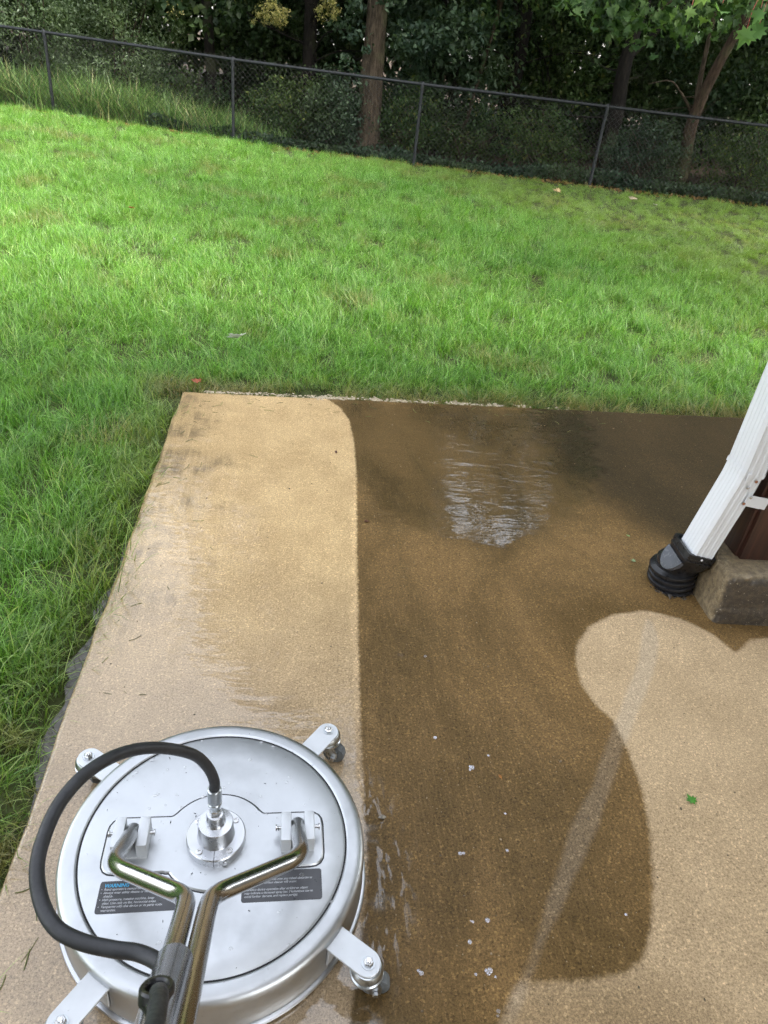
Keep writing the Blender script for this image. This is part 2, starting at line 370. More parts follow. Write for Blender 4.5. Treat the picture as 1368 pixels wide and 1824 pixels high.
rip = n.math('ADD', n.math('MULTIPLY', n.noise(n.mapping(rotp, (14, 42, 1)), 1.0, 2, .5, .6), .30), n.math('ADD', n.noise(n.mapping(rotp, (5, 15, 1)), 1.0, 2, .45, .8), n.math('MULTIPLY', n.noise(p, 3.0, 2), .8)))
cn = n.bump(rip, .36, .0048)
grain = n.math('ADD', n.math('MULTIPLY', speck, .6), n.math('ADD', n.math('MULTIPLY', fine, .6), n.math('MULTIPLY', broom, .5)))
cn2 = n.bump(grain, n.mr(film, 0, 1.0, .6, .0), .0009, cn)
crough = n.mr(film, 0, 1.0, .30, .015, False)
pb = n.principled(Base_Color=col, Roughness=n.mr(wet, 0, 1, .82, .62, False), Specular_IOR_Level=.15, Coat_Weight=n.math('MULTIPLY', wet, n.mr(film, 0, 1, .06, 1.0)), Coat_Roughness=crough, Coat_IOR=1.7,
                  Coat_Normal=cn2, Normal=n.bump(grain, .55, .0022))
M['slab'] = n.done(pb)
POOL = [(-.25, 3.3), (-.1, 2.65), (.05, 2.35), (.40, 2.25), (.65, 2.4), (.8, 2.65), (.9, 3.0), (.95, 3.5)]
at = {'stripe': sdf(STRIPE, Pa), 'cleaned': sdf(CLEAN, Pa), 'streak': sdf(STREAK, Pa), 'algae': sdf(ALGAE, Pa),
      'ledge': np.concatenate([UU.ravel(), UU.ravel()[rim]]),     'clamt': 1 - .55 * sm(-Pa[:, 0], -.90, -.52) * sm(-Pa[:, 1], -.84, -.66), 'ring': np.exp(-((np.hypot(Pa[:, 0] + .257, Pa[:, 1] - .859) - .36) / .055) ** 2) * sm(Pa[:, 0], -.12, .02), 'pool': .75 * sm(sdf(POOL, Pa), -.22, .10) + 1.1 * sm(sdf(STRIPE, Pa), -.005, .05) + .40 * np.exp(-((np.hypot(Pa[:, 0] + .257, Pa[:, 1] - .859) - .345) / .05) ** 2) * sm(Pa[:, 0], -.10, .06) + .75 * np.exp(-(((Pa[:, 0] - .02) / .22) ** 2 + ((Pa[:, 1] - .55) / .12) ** 2)) + .45 * np.exp(-(((Pa[:, 0] - .95) / .10) ** 2 + ((Pa[:, 1] - 2.2) / .10) ** 2)) + .25 * np.exp(-(((Pa[:, 0] - .10) / .10) ** 2 + ((Pa[:, 1] - 1.7) / .5) ** 2))}
tag(obj('patio', mesh_np('patio', Vt, Fa, M['slab'], True, at, 40)), kind='structure')

# ---- muddy water standing along the left edge of the slab
rs = np.random.RandomState(4); vv = np.arange(.75, 3.2, .03); L = SLAB_A + np.multiply.outer(vv, LE)
YW = L[:, 1]; WP = lambda y: sum(a_ * np.exp(-((y - c_) / w_) ** 2) for c_, w_, a_ in ((1.66, .06, .040), (1.41, .09, .060), (1.15, .10, .052), (1.95, .05, .015)))
wd = .006 + .8 * WP(YW) * (.6 + .8 * vnoise(YW, YW * 0, 17, 30)); side = -BE
V = []; 
for q, wdt in zip(L, wd): V += [(*(q + BE * .02), -.026), (*(q + side * wdt * .55), -.0262), (*(q + side * wdt), -.0268)]
Fw = [];
for i in range(len(vv) - 1):
    for j in (0, 1): Fw.append((3 * i + j, 3 * i + j + 1, 3 * i + j + 4, 3 * i + j + 3))
n = NT('muddy_water'); c = n.noise(pos(n), 30, 3)
M['mud'] = n.done(n.principled(Base_Color=n.mix(n.mr(c, .35, .65), (.06, .054, .044), (.11, .10, .085)), Roughness=.06, IOR=1.33, Specular_IOR_Level=.9, Normal=n.bump(n.noise(pos(n), 18, 2, .4), .05, .004)))
tag(obj('muddy_water', mesh_np('muddy_water', V, Fw, M['mud'], True)), kind='structure')

# ================================================================== CONCRETE FOOTING, POST, DOWNSPOUT
RZ = R(9)
ft = obj('concrete_footing', None, loc=(1.126, 1.905, 0), rot=(0, 0, R(6)))
tag(ft, 'rough wet concrete block under the dark brown post', 'footing')
bm = bmesh.new(); bmesh.ops.create_cube(bm, size=1)
for v in bm.verts: v.co = Vector((.19 + v.co.x * .38, .15 + v.co.y * .30, .0775 + v.co.z * .235))
bmesh.ops.subdivide_edges(bm, edges=bm.edges[:], cuts=22, use_grid_fill=True)
rs = np.random.RandomState(2)
from mathutils import noise as mn
for v in bm.verts:
    c = v.co; fx = c.x; fy = c.y; ze = .195 - c.z
    d = sorted((abs(fx), abs(fy), abs(ze)))          # distance to the three faces that meet at the near corner
    e = max(0, 1 - (d[0] + d[1]) / .022)
    ns = mn.noise(c * 38) * .5 + mn.noise(c * 90) * .35
    amp = .0025 + (.016 * e * (0.35 + max(0, mn.noise(c * 22 + Vector((3, 1, 7))) + .35))) + (.005 if fy < .004 and c.z > .06 else 0)
    cen = Vector((.19, .15, .05)); v.co = c + (cen - c).normalized() * amp * (1.0 + ns * 1.6)
me = bpy.data.meshes.new('block'); bm.to_mesh(me); bm.free()
n = NT('footing_concrete'); p = oco(n); a = n.noise(p, 45, 6, .7); b = n.noise(p, 9, 5, .65); s3 = n.n('ShaderNodeSeparateXYZ', {0: p})
base = n.mix(n.mr(a, .3, .7), (.11, .080, .043), (.30, .228, .130))
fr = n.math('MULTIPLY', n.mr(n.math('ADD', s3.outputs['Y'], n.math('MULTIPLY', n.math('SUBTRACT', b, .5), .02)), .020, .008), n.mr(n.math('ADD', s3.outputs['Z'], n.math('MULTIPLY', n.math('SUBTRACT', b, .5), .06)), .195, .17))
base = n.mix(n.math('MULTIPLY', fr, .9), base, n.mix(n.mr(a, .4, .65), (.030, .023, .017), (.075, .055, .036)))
base = n.mix(n.mr(n.noise(p, 150, 3), .64, .72, 0, .7), base, (.50, .44, .34))
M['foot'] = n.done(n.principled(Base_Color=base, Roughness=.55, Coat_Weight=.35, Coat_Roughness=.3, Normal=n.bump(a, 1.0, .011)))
me.materials.append(M['foot']); me.polygons.foreach_set('use_smooth', np.ones(len(me.polygons), bool)); me.set_sharp_from_angle(angle=R(50))
ft.name = 'footing_tmp'; o = obj('concrete_footing', me, loc=ft.location, rot=ft.rotation_euler); tag(o, ft['label'], ft['category']); bpy.data.objects.remove(ft)

n = NT('brown_stained_wood'); p = oco(n); g_ = n.noise(n.mapping(p, (60, 60, 2.2)), 1, 5, .6, .4)
M['brown'] = n.done(n.principled(Base_Color=n.mix(n.mr(g_, .3, .7), (.020, .0075, .005), (.055, .020, .012)), Roughness=.42, Coat_Weight=.25, Coat_Roughness=.2, Normal=n.bump(g_, .5, .002)))
po = obj('house', None, loc=(1.192, 2.022, .196), rot=(0, 0, R(7))); tag(po, 'dark brown porch post of the house standing on the concrete footing, with unseen walls added for shade', 'porch')
MB().box(0, .15, 0, .15, -.01, 2.50, .004).build('post', M['brown'], po, sharp=30)
MB().box(-.012, 0, .012, .138, .0, 2.50, .003).build('side_board', M['brown'], po, sharp=30)
MB().box(-.05, 6.0, -.02, .17, 2.50, 2.74, .004).build('beam', M['brown'], po, sharp=30)
M['soffit'] = plain('painted_soffit', (.30, .26, .22), .6, .05, 30)
MB().box(-.10, 6.0, -4.4, .24, 2.745, 2.93, .004).build('porch_roof', M['soffit'], po, sharp=30)
M['siding'] = plain('tan_siding', (.34, .30, .25), .65, .05, 30)
for k in range(26): MB().box(-4.6, -.12, -4.47, -4.405, -.30 + k * .22, -.083 + k * .22).build('unseen_siding', M['siding'], po, sharp=30)  # unseen back wall, added to shade the patio and near lawn
for k in range(9):  # unseen upper storey over the porch, added to block sun and sky
    MB().box(-.10, -.04, -4.40, .23, 2.935 + k * .22, 3.152 + k * .22).build('unseen_siding', M['siding'], po, sharp=30)
    MB().box(-.04, 6.0, .17, .23, 2.935 + k * .22, 3.152 + k * .22).build('unseen_siding', M['siding'], po, sharp=30)
MB().box(-.35, 6.3, -4.8, .5, 4.92, 5.10, .004).build('unseen_roof', M['soffit'], po, sharp=30)  # unseen top of the added storey, height set by the patio's shade
MB().box(2.4, 2.5, -4.40, .1, -.25, 2.74).build('unseen_ground_wall', M['siding'], po, sharp=30)  # unseen wall of the added wing, closes off light under the porch
# downspout
dsp = obj('downspout', None, loc=(1.115, 2.07, 0), rot=(0, 0, R(7))); tag(dsp, 'white ribbed metal rain downspout strapped to the brown post', 'downspout')
def ribbed(w_, d_, r=.010):
    """closed outline: wide faces at x = -+w_/2 carry five ribs, narrow faces at y = -+d_/2 carry three"""
    out = []
    def side(p0, p1, nr):
        p0 = np.array(p0); p1 = np.array(p1); e = p1 - p0; l = np.linalg.norm(e); e /= l; nn = np.array([e[1], -e[0]])
        out.append(p0)
        for k in range(nr):
            c = l * (k + .5) / nr; hw = l / nr * .26
            for q, dd in ((-hw * 1.5, 0), (-hw, -.0019), (hw, -.0019), (hw * 1.5, 0)): out.append(p0 + e * (c + q) + nn * dd)
        out.append(p1)
    x, y = w_ / 2, d_ / 2
    side((-x + r, -y), (x - r, -y), 3); side((x, -y + r), (x, y - r), 4); side((x - r, y), (-x + r, y), 3); side((-x, y - r), (-x, -y + r), 5)
    return np.array(out)
def sweep(outl, path, name, parent, mat, scale=None):
    V = []; n_ = len(outl)
    for i, (c, tilt) in enumerate(path):
        s_ = 1 if scale is None else scale[i]
        for q in outl: V.append((c[0] + q[0] * s_ * math.cos(tilt), c[1] + q[1] * s_, c[2] - q[0] * s_ * math.sin(tilt)))
    Fs = []
    for i in range(len(path) - 1):
        for k in range(n_): k2 = (k + 1) % n_; Fs.append((i * n_ + k, i * n_ + k2, (i + 1) * n_ + k2, (i + 1) * n_ + k))
    return obj(name, mesh_np(name, V, Fs, mat, True, None, 25), parent)
OW = ribbed(.082, .110)
sweep(OW, [((0, 0, 2.85), 0), ((0, 0, 1.2), 0), ((0, 0, .505), R(6))], 'upper_pipe', dsp, M['white'])
sweep(OW, [((.0, 0, .53), R(4)), ((-.006, 0, .46), R(11)), ((-.052, -.004, .20), R(11)), ((-.056, -.004, .172), R(11))], 'lower_elbow', dsp, M['white'], [.965, .965, .965, .965])
sweep(ribbed(.0855, .1135), [((-.001, 0, .515), R(6)), ((-.002, 0, .5), R(7))], 'seam_lip', dsp, M['white'])
st = MB()
st.box(-.005, .055, -.0595, -.0575, .405, .445, 0)
st.box(.04, .075, -.0575, -.055, .405, .445, 0)
strap = st.build('strap', M['white'], dsp)
strap.rotation_euler = (0, R(9), 0); strap.location = (-.06, 0, .0)
def screw(parent, x, y, z, mat, axis='y'):
    Mx = Matrix.Translation((x, y, z)) @ Matrix.Rotation(R(90), 4, 'X')
    MB().lathe([(.0048, 0), (.0048, .002), (.003, .0036), (.0008, .004)], 8, Mx).build('screw', mat, parent)
screw(dsp, .012, -.056, .487, M['rust']); screw(dsp, -.006, -.055, .463, M['bolt']); screw(dsp, .014, -.060, .432, M['bolt']); screw(dsp, .0, -.060, .408, M['rust'])
# small moulded boss on the seam
MB().box(-.024, -.008, -.059, -.053, .485, .515, .003).build('boss', M['white'], dsp)

ad = obj('drain_adapter', None, loc=(1.045, 2.112, 0), rot=(0, 0, R(7))); tag(ad, 'black corrugated plastic drain pipe with collar at foot of downspout', 'drain pipe')
prof = [(.070, -.03)]
for k in range(4):
    z0 = -.01 + k * .0235; prof += [(.072, z0), (.0815, z0 + .005), (.083, z0 + .0105), (.0815, z0 + .016), (.072, z0 + .0205)]
prof += [(.066, .086), (.066, .09)]
tl = Matrix.Translation((0, 0, 0)) @ Matrix.Rotation(R(-7), 4, 'Y')
MB().lathe(prof, 48, tl).build('corrugated_pipe', M['blackplastic'], ad)
V = []; cir = [(math.cos(a), math.sin(a)) for a in np.linspace(0, 2 * math.pi, 40, endpoint=False)]
def sq(c, s_, hx, hy):   # superellipse from circle to rectangle
    k = 2 + s_ * 6; q = (abs(c[0]) ** k + abs(c[1]) ** k) ** (-1 / k); return (c[0] * q * hx, c[1] * q * hy)
levels = [(.072, 0, .072, .072, 0, 0), (.098, .0, .072, .072, -.003, -.005), (.106, .15, .070, .070, -.004, -.012), (.135, .7, .05, .064, .0, -.034), (.152, 1, .0485, .0625, .001, -.042), (.158, 1, .0525, .067, .003, -.043), (.166, 1, .0525, .067, .004, -.044), (.168, 1, .0495, .064, .004, -.044), (.174, 1, .0495, .064, .005, -.044), (.176, 1, .0525, .067, .005, -.044), (.192, 1, .0525, .067, .008, -.045), (.192, 1, .043, .057, .008, -.045), (.15, 1, .042, .056, .004, -.044)]
MBa = MB(); Vv = []; Ff = []
tt = math.tan(R(11))
for z_, s_, hx, hy, ox, oy in levels:
    for c in cir:
        x_, y_ = sq(c, s_, hx, hy); X_ = x_ + ox; Vv.append((X_, y_ + oy, z_ - (x_ * tt if z_ > .12 else 0)))
for i in range(len(levels) - 1):
    for k in range(40): k2 = (k + 1) % 40; Ff.append((i * 40 + k, i * 40 + k2, (i + 1) * 40 + k2, (i + 1) * 40 + k))
MBa.add(Vv, Ff).build('collar', M['blackplastic'], ad)
# grey moulded slanted face on the left of the collar
fp = [(-.049 - .031 * math.sin(t_), -.042 + .054 * math.cos(t_), .157 - .055 * math.sin(t_)) for t_ in np.linspace(0, math.pi, 18)]
face = MB(); cN = np.array([-.87, 0, .49]); A_ = [np.array(q_) - cN * .012 for q_ in fp]; B_ = [np.array(q_) + cN * .003 for q_ in fp]; nf = len(fp)
face.add(A_ + B_, [tuple(range(nf, 2 * nf)), tuple(range(nf))[::-1]] + [(k, (k + 1) % nf, nf + (k + 1) % nf, nf + k) for k in range(nf)]).build('slanted_face', M['greyplastic'], ad, smooth=False)
Mx = Matrix.Translation((.004, -.112, .183)) @ Matrix.Rotation(R(90), 4, 'X'); MB().lathe([(.004, 0), (.004, .0015), (.0015, .003)], 10, Mx).build('screw', M['white'], ad)
# crumbled concrete bits where the pipe enters the slab
rs = np.random.RandomState(12); cb = MB()
for k in range(46):
    a_ = rs.uniform(-165, -20); rr = rs.uniform(.080, .094); c = (rr * math.cos(R(a_)), rr * math.sin(R(a_)), rs.uniform(-.002, .003)); s_ = rs.uniform(.002, .006)
    pts = rs.randn(6, 3) * s_; bmx = bmesh.new(); [bmx.verts.new(q) for q in pts + np.array(c)]; bmesh.ops.convex_hull(bmx, input=bmx.verts[:])
    bmx.verts.index_update(); cb.add([v.co for v in bmx.verts], [[v.index for v in f.verts] for f in bmx.faces]); bmx.free()
tag(cb.build('crumbled_concrete', M['foot'], ad, smooth=False), kind='stuff')

# ================================================================== SURFACE CLEANER
SC = obj('surface_cleaner', None, loc=(-.257, .859, 0), rot=(0, 0, R(10)))
tag(SC, 'round silver pressure-washer surface cleaner with steel handle and black hose', 'surface cleaner')
prof = [(.292, .020), (.302, .020), (.3055, .023), (.3055, .028), (.303, .031), (.303, .088), (.3025, .096), (.3018, .1035), (.2995, .1095), (.2955, .1138), (.290, .1160), (.283, .1168), (.270, .1172), (.2668, .1170), (.2650, .1145), (.2620, .1137), (.2600, .1147), (.2575, .1158), (.2, .1162), (.1, .1165), (.01, .1166)]
dish = MB().lathe(prof, 160, None, True).build('dish', M['dish'], SC, sharp=60)
MB().lathe([(.306, .008), (.311, .009), (.3125, .0125), (.311, .016), (.306, .0175), (.297, .0165), (.297, .0085)], 128, None, False).build('rim_bead', M['alu'], dish)
MB().lathe([(.285, .0005), (.297, .0005), (.299, .016), (.287, .016)], 96, None, False).build('brush_skirt', M['brush'], dish)
# embossed panel
outl = []
for a_ in np.linspace(145, 35, 24): outl.append((.107 * math.cos(R(a_)), .107 * math.sin(R(a_))))
def q3c(pts, r):
    n_ = len(pts); mid_ = ((pts[0][0] + pts[-1][0]) / 2, (pts[0][1] + pts[-1][1]) / 2); return [tuple(q_[:2]) for q_ in fillet([(*mid_, 0)] + [(*q_, 0) for q_ in pts] + [(*mid_, 0)], r, 5)][:-1]
def q3(pts, r): return [tuple(q[:2]) for q in fillet([(*q, 0) for q in pts], r, 5)]
right = q3([(.0877, .0614), (.094, .058), (.216, .058), (.216, -.064), (.094, -.064), (.0877, -.0675)], .03)
bot = [(.107 * math.cos(R(a_)), .107 * math.sin(R(a_))) for a_ in np.linspace(-38, -142, 24)]
outl = [(.107 * math.cos(R(a_)), .107 * math.sin(R(a_))) for a_ in np.linspace(142, 38, 24)] + right[1:-1] + bot + [(-x_, y_) for x_, y_ in right[1:-1]][::-1]
MB().prism(outl, .1150, .1200, .0032).build('embossed_panel', M['dish'], dish, sharp=20)
grv = MB(); gp = np.array([(x_ * 1.004, y_ * 1.006, .1165) for x_, y_ in outl] + [(outl[0][0] * 1.004, outl[0][1] * 1.006, .1165)])
grv.tube(gp, .0014, 6, False).build('panel_groove', M['rubber'], dish)
MB().lathe([(.2650, .1144), (.2636, .1151), (.2615, .1146)], 160, None, False).build('ring_groove', M['brush'], dish)
n = NT('water_drop'); n_tr = n.n('ShaderNodeBsdfTransparent'); n_gl = n.n('ShaderNodeBsdfGlossy', {'Roughness': .02}); n_mx = n.n('ShaderNodeMixShader', {0: n.mr(n.n('ShaderNodeLayerWeight', {'Blend': .5}).outputs['Facing'], 0, 1, .06, .65, False)}); n.set(n_mx.inputs[1], n_tr); n.set(n_mx.inputs[2], n_gl); M['drop'] = n.done(n_mx)
rs = np.random.RandomState(31); dp = MB(); bits = MB()
for k in range(80):
    rr_ = .29 * math.sqrt(rs.rand()); a_ = rs.uniform(0, 6.28); x_, y_ = rr_ * math.cos(a_), rr_ * math.sin(a_); s_ = rs.uniform(.0012, .0042)
    z_ = .1166 if not (abs(x_) < .22 and abs(y_) < .075 or rr_ < .11) else .1201
    if rr_ < .06 or rr_ > .27: continue
    dp.lathe([(s_ * math.cos(t_), s_ * .45 * math.sin(t_)) for t_ in (0, .5, 1.0, 1.45)], 9, Matrix.Translation((x_, y_, z_)) @ Matrix.Diagonal((rs.uniform(.7, 1.4), 1, 1, 1)))
for k in range(34):
    rr_ = rs.uniform(.07, .285); a_ = rs.uniform(0, 6.28); x_, y_ = rr_ * math.cos(a_), rr_ * math.sin(a_); z_ = .1174 if rr_ < .27 else .1168
    if abs(x_) < .22 and abs(y_) < .075 or rr_ < .11: z_ = .1206
    l_ = rs.uniform(.001, .005); t_ = rs.uniform(0, 6.28); bits.tube([(x_, y_, z_), (x_ + l_ * math.cos(t_), y_ + l_ * math.sin(t_), z_ + .0004)], rs.uniform(.0004, .0008), 4)
tag(dp.build('water_drops', M['drop'], dish), kind='stuff'); tag(bits.build('dirt_specks', M['brush'], dish), kind='stuff')
# swivel hub
hub = MB().lathe([(.0585, .1195), (.0585, .137), (.0565, .139), (.037, .139), (.036, .141), (.0345, .176), (.033, .179), (.0195, .181), (.0185, .183), (.018, .200), (.0155, .207), (.011, .2085)], 64).build('swivel_hub', M['alu'], SC, sharp=30)
MB().box(-.0006, .0006, -.0592, -.037, .1215, .1393).build('clamp_slit', M['rubber'], hub)
for a_ in (-128, -52, 38, 142):
    bl = MB().lathe([(.0065, .1388), (.0065, .1405), (.0055, .1412), (.0032, .1412), (.003, .1392), (.0005, .1392)], 16, Matrix.Translation((.047 * math.cos(R(a_)), .047 * math.sin(R(a_)), 0))).build('socket_bolt', M['bolt'], hub)
MB().lathe([(.005, .0), (.005, .004)], 10, Matrix.Translation((.022, -.0545, .1285)) @ Matrix.Rotation(R(90), 4, 'X')).build('clamp_screw', M['bolt'], hub)
MB().lathe([(.012, .207), (.0125, .208), (.0125, .220), (.0115, .222)], 6).build('hex_nut', M['bolt'], hub, sharp=20)
MB().lathe([(.009, .221), (.010, .224), (.010, .233), (.0085, .235), (.0125, .236), (.0135, .238), (.0135, .243), (.012, .245), (.0135, .247), (.0138, .275), (.013, .282), (.011, .284)], 24).build('hose_ferrule', M['zinc'], hub)
# hose
HP = [(0, 0, .265), (0, .001, .282), (0, .002, .306), (-.011, .002, .346), (-.033, -.007, .392), (-.072, -.03, .439), (-.111, -.059, .476), (-.145, -.099, .507), (-.176, -.144, .523), (-.198, -.192, .526), (-.207, -.241, .523), (-.206, -.287, .517), (-.19, -.33, .51), (-.164, -.363, .505), (-.129, -.382, .504), (-.088, -.394, .505), (-.055, -.401, .506), (-.026, -.420, .516), (-.010, -.452, .540), (-.006, -.485, .570)]
MB().tube(spline(HP, 8), .0102, 20).build('hose', M['rubber'], SC, sharp=60)
# brackets with pins
for s_ in (-1, 1):
    br = MB(); x0 = .163 * s_
    br.box(x0 - .033, x0 + .033, -.034, .032, .1195, .1235, .001)
    for d_ in (-1, 1):
        xc = x0 + d_ * .0235
        br.box(xc - .0105, xc + .0105, -.033, .031, .1225, .161, .003)
    b_ = br.build('handle_bracket', M['plate'], SC, sharp=30)
    Mx = Matrix.Translation((x0, .004, .146)) @ Matrix.Rotation(R(90), 4, 'Y')
    MB().lathe([(.0018, -.0445), (.0065, -.0445), (.0065, -.042), (.0035, -.0415), (.0035, .042), (.0065, .0425), (.0065, .0445), (.002, .045)], 14, Mx).build('pivot_pin', M['bolt'], b_)
    xo = x0 - .0385 * 1
    MB().tube(spline([(xo, -.006, .152), (xo - .001, .004, .148), (xo, .012, .139), (xo + .002, .008, .134)], 5), .0011, 6).build('cotter_pin', M['bolt'], b_)
# handle: two bent tubes meeting, in a plane tilted 40 degrees
TR = .0148
for s_ in (-1, 1):
    pth = fillet([(.163 * s_, .016, .1375), (.165 * s_, -.130, .259), (.0185 * s_, -.2485, .3585), (.0162 * s_, -.300, .4017), (.0162 * s_, -.86, .8716)], .05, 12)
    MB().tube(pth, TR, 24).build('handle_tube', M['steel'], SC, sharp=50)
sl_ = np.array([0, -.766, .643]); nrm = np.array([0, .643, .766])
def hp(wd, x_=0, up=0): return np.array([x_, 0, .151]) + sl_ * wd + nrm * up
MB().tube([hp(.56, .002, -.006), hp(.60, .004, -.006)], .006, 8).build('weld_bead', M['steel'], SC)
slv = MB(); C0 = [hp(.582, -.005, .022), hp(.584, -.005, .022), hp(.9, -.005, .022)]
slv.tube(C0, [.0215, .0228, .0228], 32, True)
slvo = slv.build('hose_sleeve', M['steel'], SC, sharp=40)
# rubber grommet and the hose that leaves the sleeve towards the operator
gc = hp(.690, -.010, .022 + .0215)
zax = Vector(nrm); xax = Vector((1, 0, 0)); yax = zax.cross(xax)
Mg = Matrix(((xax.x, yax.x, zax.x, gc[0]), (xax.y, yax.y, zax.y, gc[1]), (xax.z, yax.z, zax.z, gc[2]), (0, 0, 0, 1)))
gm = MB(); ring = [(.0112, -.006), (.0112, .003), (.013, .0055), (.0165, .0055), (.0185, .003), (.0188, -.010)]
Vg = []; seg = 32
for r_, z_ in ring:
    for k_ in range(seg): a_ = 2 * math.pi * k_ / seg; Vg.append(Mg @ Vector((r_ * math.cos(a_), r_ * 1.25 * math.sin(a_), z_)))
gm.add(Vg, [(i * seg + k_, i * seg + (k_ + 1) % seg, (i + 1) * seg + (k_ + 1) % seg, (i + 1) * seg + k_) for i in range(len(ring) - 1) for k_ in range(seg)]).build('grommet', M['blackplastic'], slvo)
MB().tube(spline([hp(.665, -.010, .022), hp(.688, -.009, .038), hp(.710, -.005, .050), hp(.74, -.001, .056), hp(.80, .002, .058), hp(.9, .0, .055)], 6), .0098, 16).build('supply_hose', M['rubber'], slvo)
MB().tube([hp(.88, -.28, 0), hp(.88, .28, 0)], .0148, 16).build('cross_bar', M['steel'], SC)
for s_ in (-1, 1): MB().tube([hp(.88, .17 * s_, 0), hp(.88, .285 * s_, 0)], .018, 16).build('grip', M['rubber'], SC)
# caster arms
rs = np.random.RandomState(6)
for a_, fork in ((50.3, -70), (142.5, -100), (320.2, 35), (233.2, -60)):
    Mz = Matrix.Rotation(R(a_), 4, 'Z')
    ol = [(.290, -.025), (.376, -.025)] + [(.376 + .025 * math.cos(R(t_)), .025 * math.sin(R(t_))) for t_ in np.linspace(-80, 80, 12)] + [(.376, .025), (.290, .025)]
    am = MB(); am.prism(ol, .0915, .0965, .0008, Mz)
    am.box(.3035, .3075, -.0248, .0248, .040, .0914, .0008, Mz)
    ar = am.build('caster_arm', M['plate'], SC, sharp=30)
    bc = Mz @ Vector((.378, 0, 0)); Mt = Matrix.Translation(bc)
    MB().lathe([(.0125, .0962), (.0125, .0980), (.0088, .0982)], 20, Mt).build('washer', M['zinc'], ar)
    MB().lathe([(.0092, .0981), (.0095, .0985), (.0095, .1035), (.0078, .1052)], 6, Mt @ Matrix.Rotation(R(20 + a_), 4, 'Z')).build('nut', M['bolt'], ar, sharp=20)
    MB().lathe([(.0052, .104), (.0052, .1085), (.0044, .1096), (.001, .1096)], 16, Mt).build('bolt_end', M['bolt'], ar)
    MB().lathe([(.021, .0913), (.026, .0895), (.0300, .083), (.0305, .076), (.0290, .0735), (.0290, .071), (.0315, .069), (.0315, .064), (.029, .061), (.020, .060)], 32, Mt).build('swivel_head', M['zinc'], ar)
    Mf = Mt @ Matrix.Rotation(R(a_ + fork), 4, 'Z')
    fk = MB()
    for s_ in (-1, 1):
        fk.prism([(-.020, 0), (.020, 0), (.031, -.026), (.030, -.044), (.012, -.046), (-.014, -.012)], -.0013, .0013, 0, Mf @ Matrix.Translation((0, s_ * .0175, .066)) @ Matrix.Rotation(R(90), 4, 'X'))
    fk.box(-.018, .018, -.0188, .0188, .0645, .0672, 0, Mf)
    fk.build('fork', M['zinc'], ar, sharp=30)
    Mw = Mf @ Matrix.Translation((.020, 0, .0275)) @ Matrix.Rotation(R(90), 4, 'X')
    MB().lathe([(.008, -.0125), (.020, -.0125), (.0255, -.0105), (.0272, -.006), (.0272, .006), (.0255, .0105), (.020, .0125), (.008, .0125)], 28, Mw).build('wheel', M['wheel'], ar)
    MB().lathe([(.002, -.026), (.0062, -.026), (.0062, -.0195), (.003, -.019), (.003, .019), (.0062, .0195), (.0062, .0255), (.002, .026)], 6, Mw).build('axle_bolt', M['bolt'], ar, sharp=20)
# warning labels with their print
def text(body, x_, y_, size, mat, parent, rot=0, name='print', shear=.18, space=1.0):
    cu_ = bpy.data.curves.new(name, 'FONT'); cu_.body = body; cu_.size = size; cu_.shear = shear; cu_.offset = size * .022; cu_.space_line = space; cu_.space_character = .96
    t_ = bpy.data.objects.new('t', cu_); COL.objects.link(t_); dg = bpy.context.evaluated_depsgraph_get()
    me_ = bpy.data.meshes.new_from_object(t_.evaluated_get(dg)); bpy.data.objects.remove(t_); bpy.data.curves.remove(cu_)
    me_.materials.clear(); me_.materials.append(mat)
    return obj(name, me_, parent, (x_, y_, .00065), (0, 0, rot))
lab = obj('warning_label', mesh_np('warning_label', *(lambda b: (b.v, b.f))(MB().prism(q3c([(-.208, -.0755), (-.208, -.137), (-.056, -.137), (-.056, -.104), (-.098, -.0755)], .006), 0, .0005)), M['labelmat']), SC, (0, 0, .1163))
text('WARNING', -.200, -.0875, .0095, M['cyan_ink'], lab)
body = ["\u2022  Read operator's manual before use.", "\u2022  Always wear safety glasses or face", "    shields.", "\u2022  High pressure, rotating machine, keep", "    clear. Use only on flat, horizontal areas.", "\u2022  Tampering with this device or its parts voids", "    warranties."]
for i, ln in enumerate(body): text(ln, -.2045, -.0935 - i * .0066, .0064, M['white_ink'], lab)
lab2 = obj('warning_label', mesh_np('warning_label', *(lambda b: (b.v, b.f))(MB().prism(rrect(.056, .210, -.130, -.0685, .005), 0, .0005)), M['labelmat']), SC, (0, 0, .1163))
for i, ln in enumerate(["Do not operate this tool over any raised obstacles as", "damage to the surface cleaner will occur.", "", "Vibration during operation after striking an object", "may indicate a damaged spray bar. Discontinue use to", "avoid further damage, and replace part(s)."]): text(ln, .0615, -.088 - i * .0066, .0063, M['white_ink'], lab2)

# ================================================================== FENCE
FP = [(-11.9, 12.98, .10), (-9.0, 12.92, .09), (-6.0, 12.81, .062), (-3.09, 12.70, .010), (-.20, 12.61, -.01), (2.61, 12.69, -.01), (5.45, 12.75, -.01), (8.3, 12.8, -.01)]
FN = obj('chain_link_fence', None, loc=(-.2, 12.61, 0)); tag(FN, 'black chain-link fence crossing the back of the lawn', 'fence')
off = np.array([-.2, 12.61, 0]); FH = 1.083
for i, q in enumerate(FP):
    q = np.array(q) - off
    po_ = MB().tube([q + (0, 0, -.1), q + (0, 0, FH - .02)], .0245, 14).build('post', M['fence'], FN)
    MB().lathe([(.027, FH - .06), (.028, FH - .02), (.026, FH + .012), (.018, FH + .032), (.004, FH + .04)], 14, Matrix.Translation(Vector(q))).build('post_cap', M['fence'], po_)
    for hz in (.14, .40, .66, .90): MB().tube([q + (0, 0, hz), q + (0, 0, hz + .012)], .0275, 12).build('tie_band', M['fence'], po_)
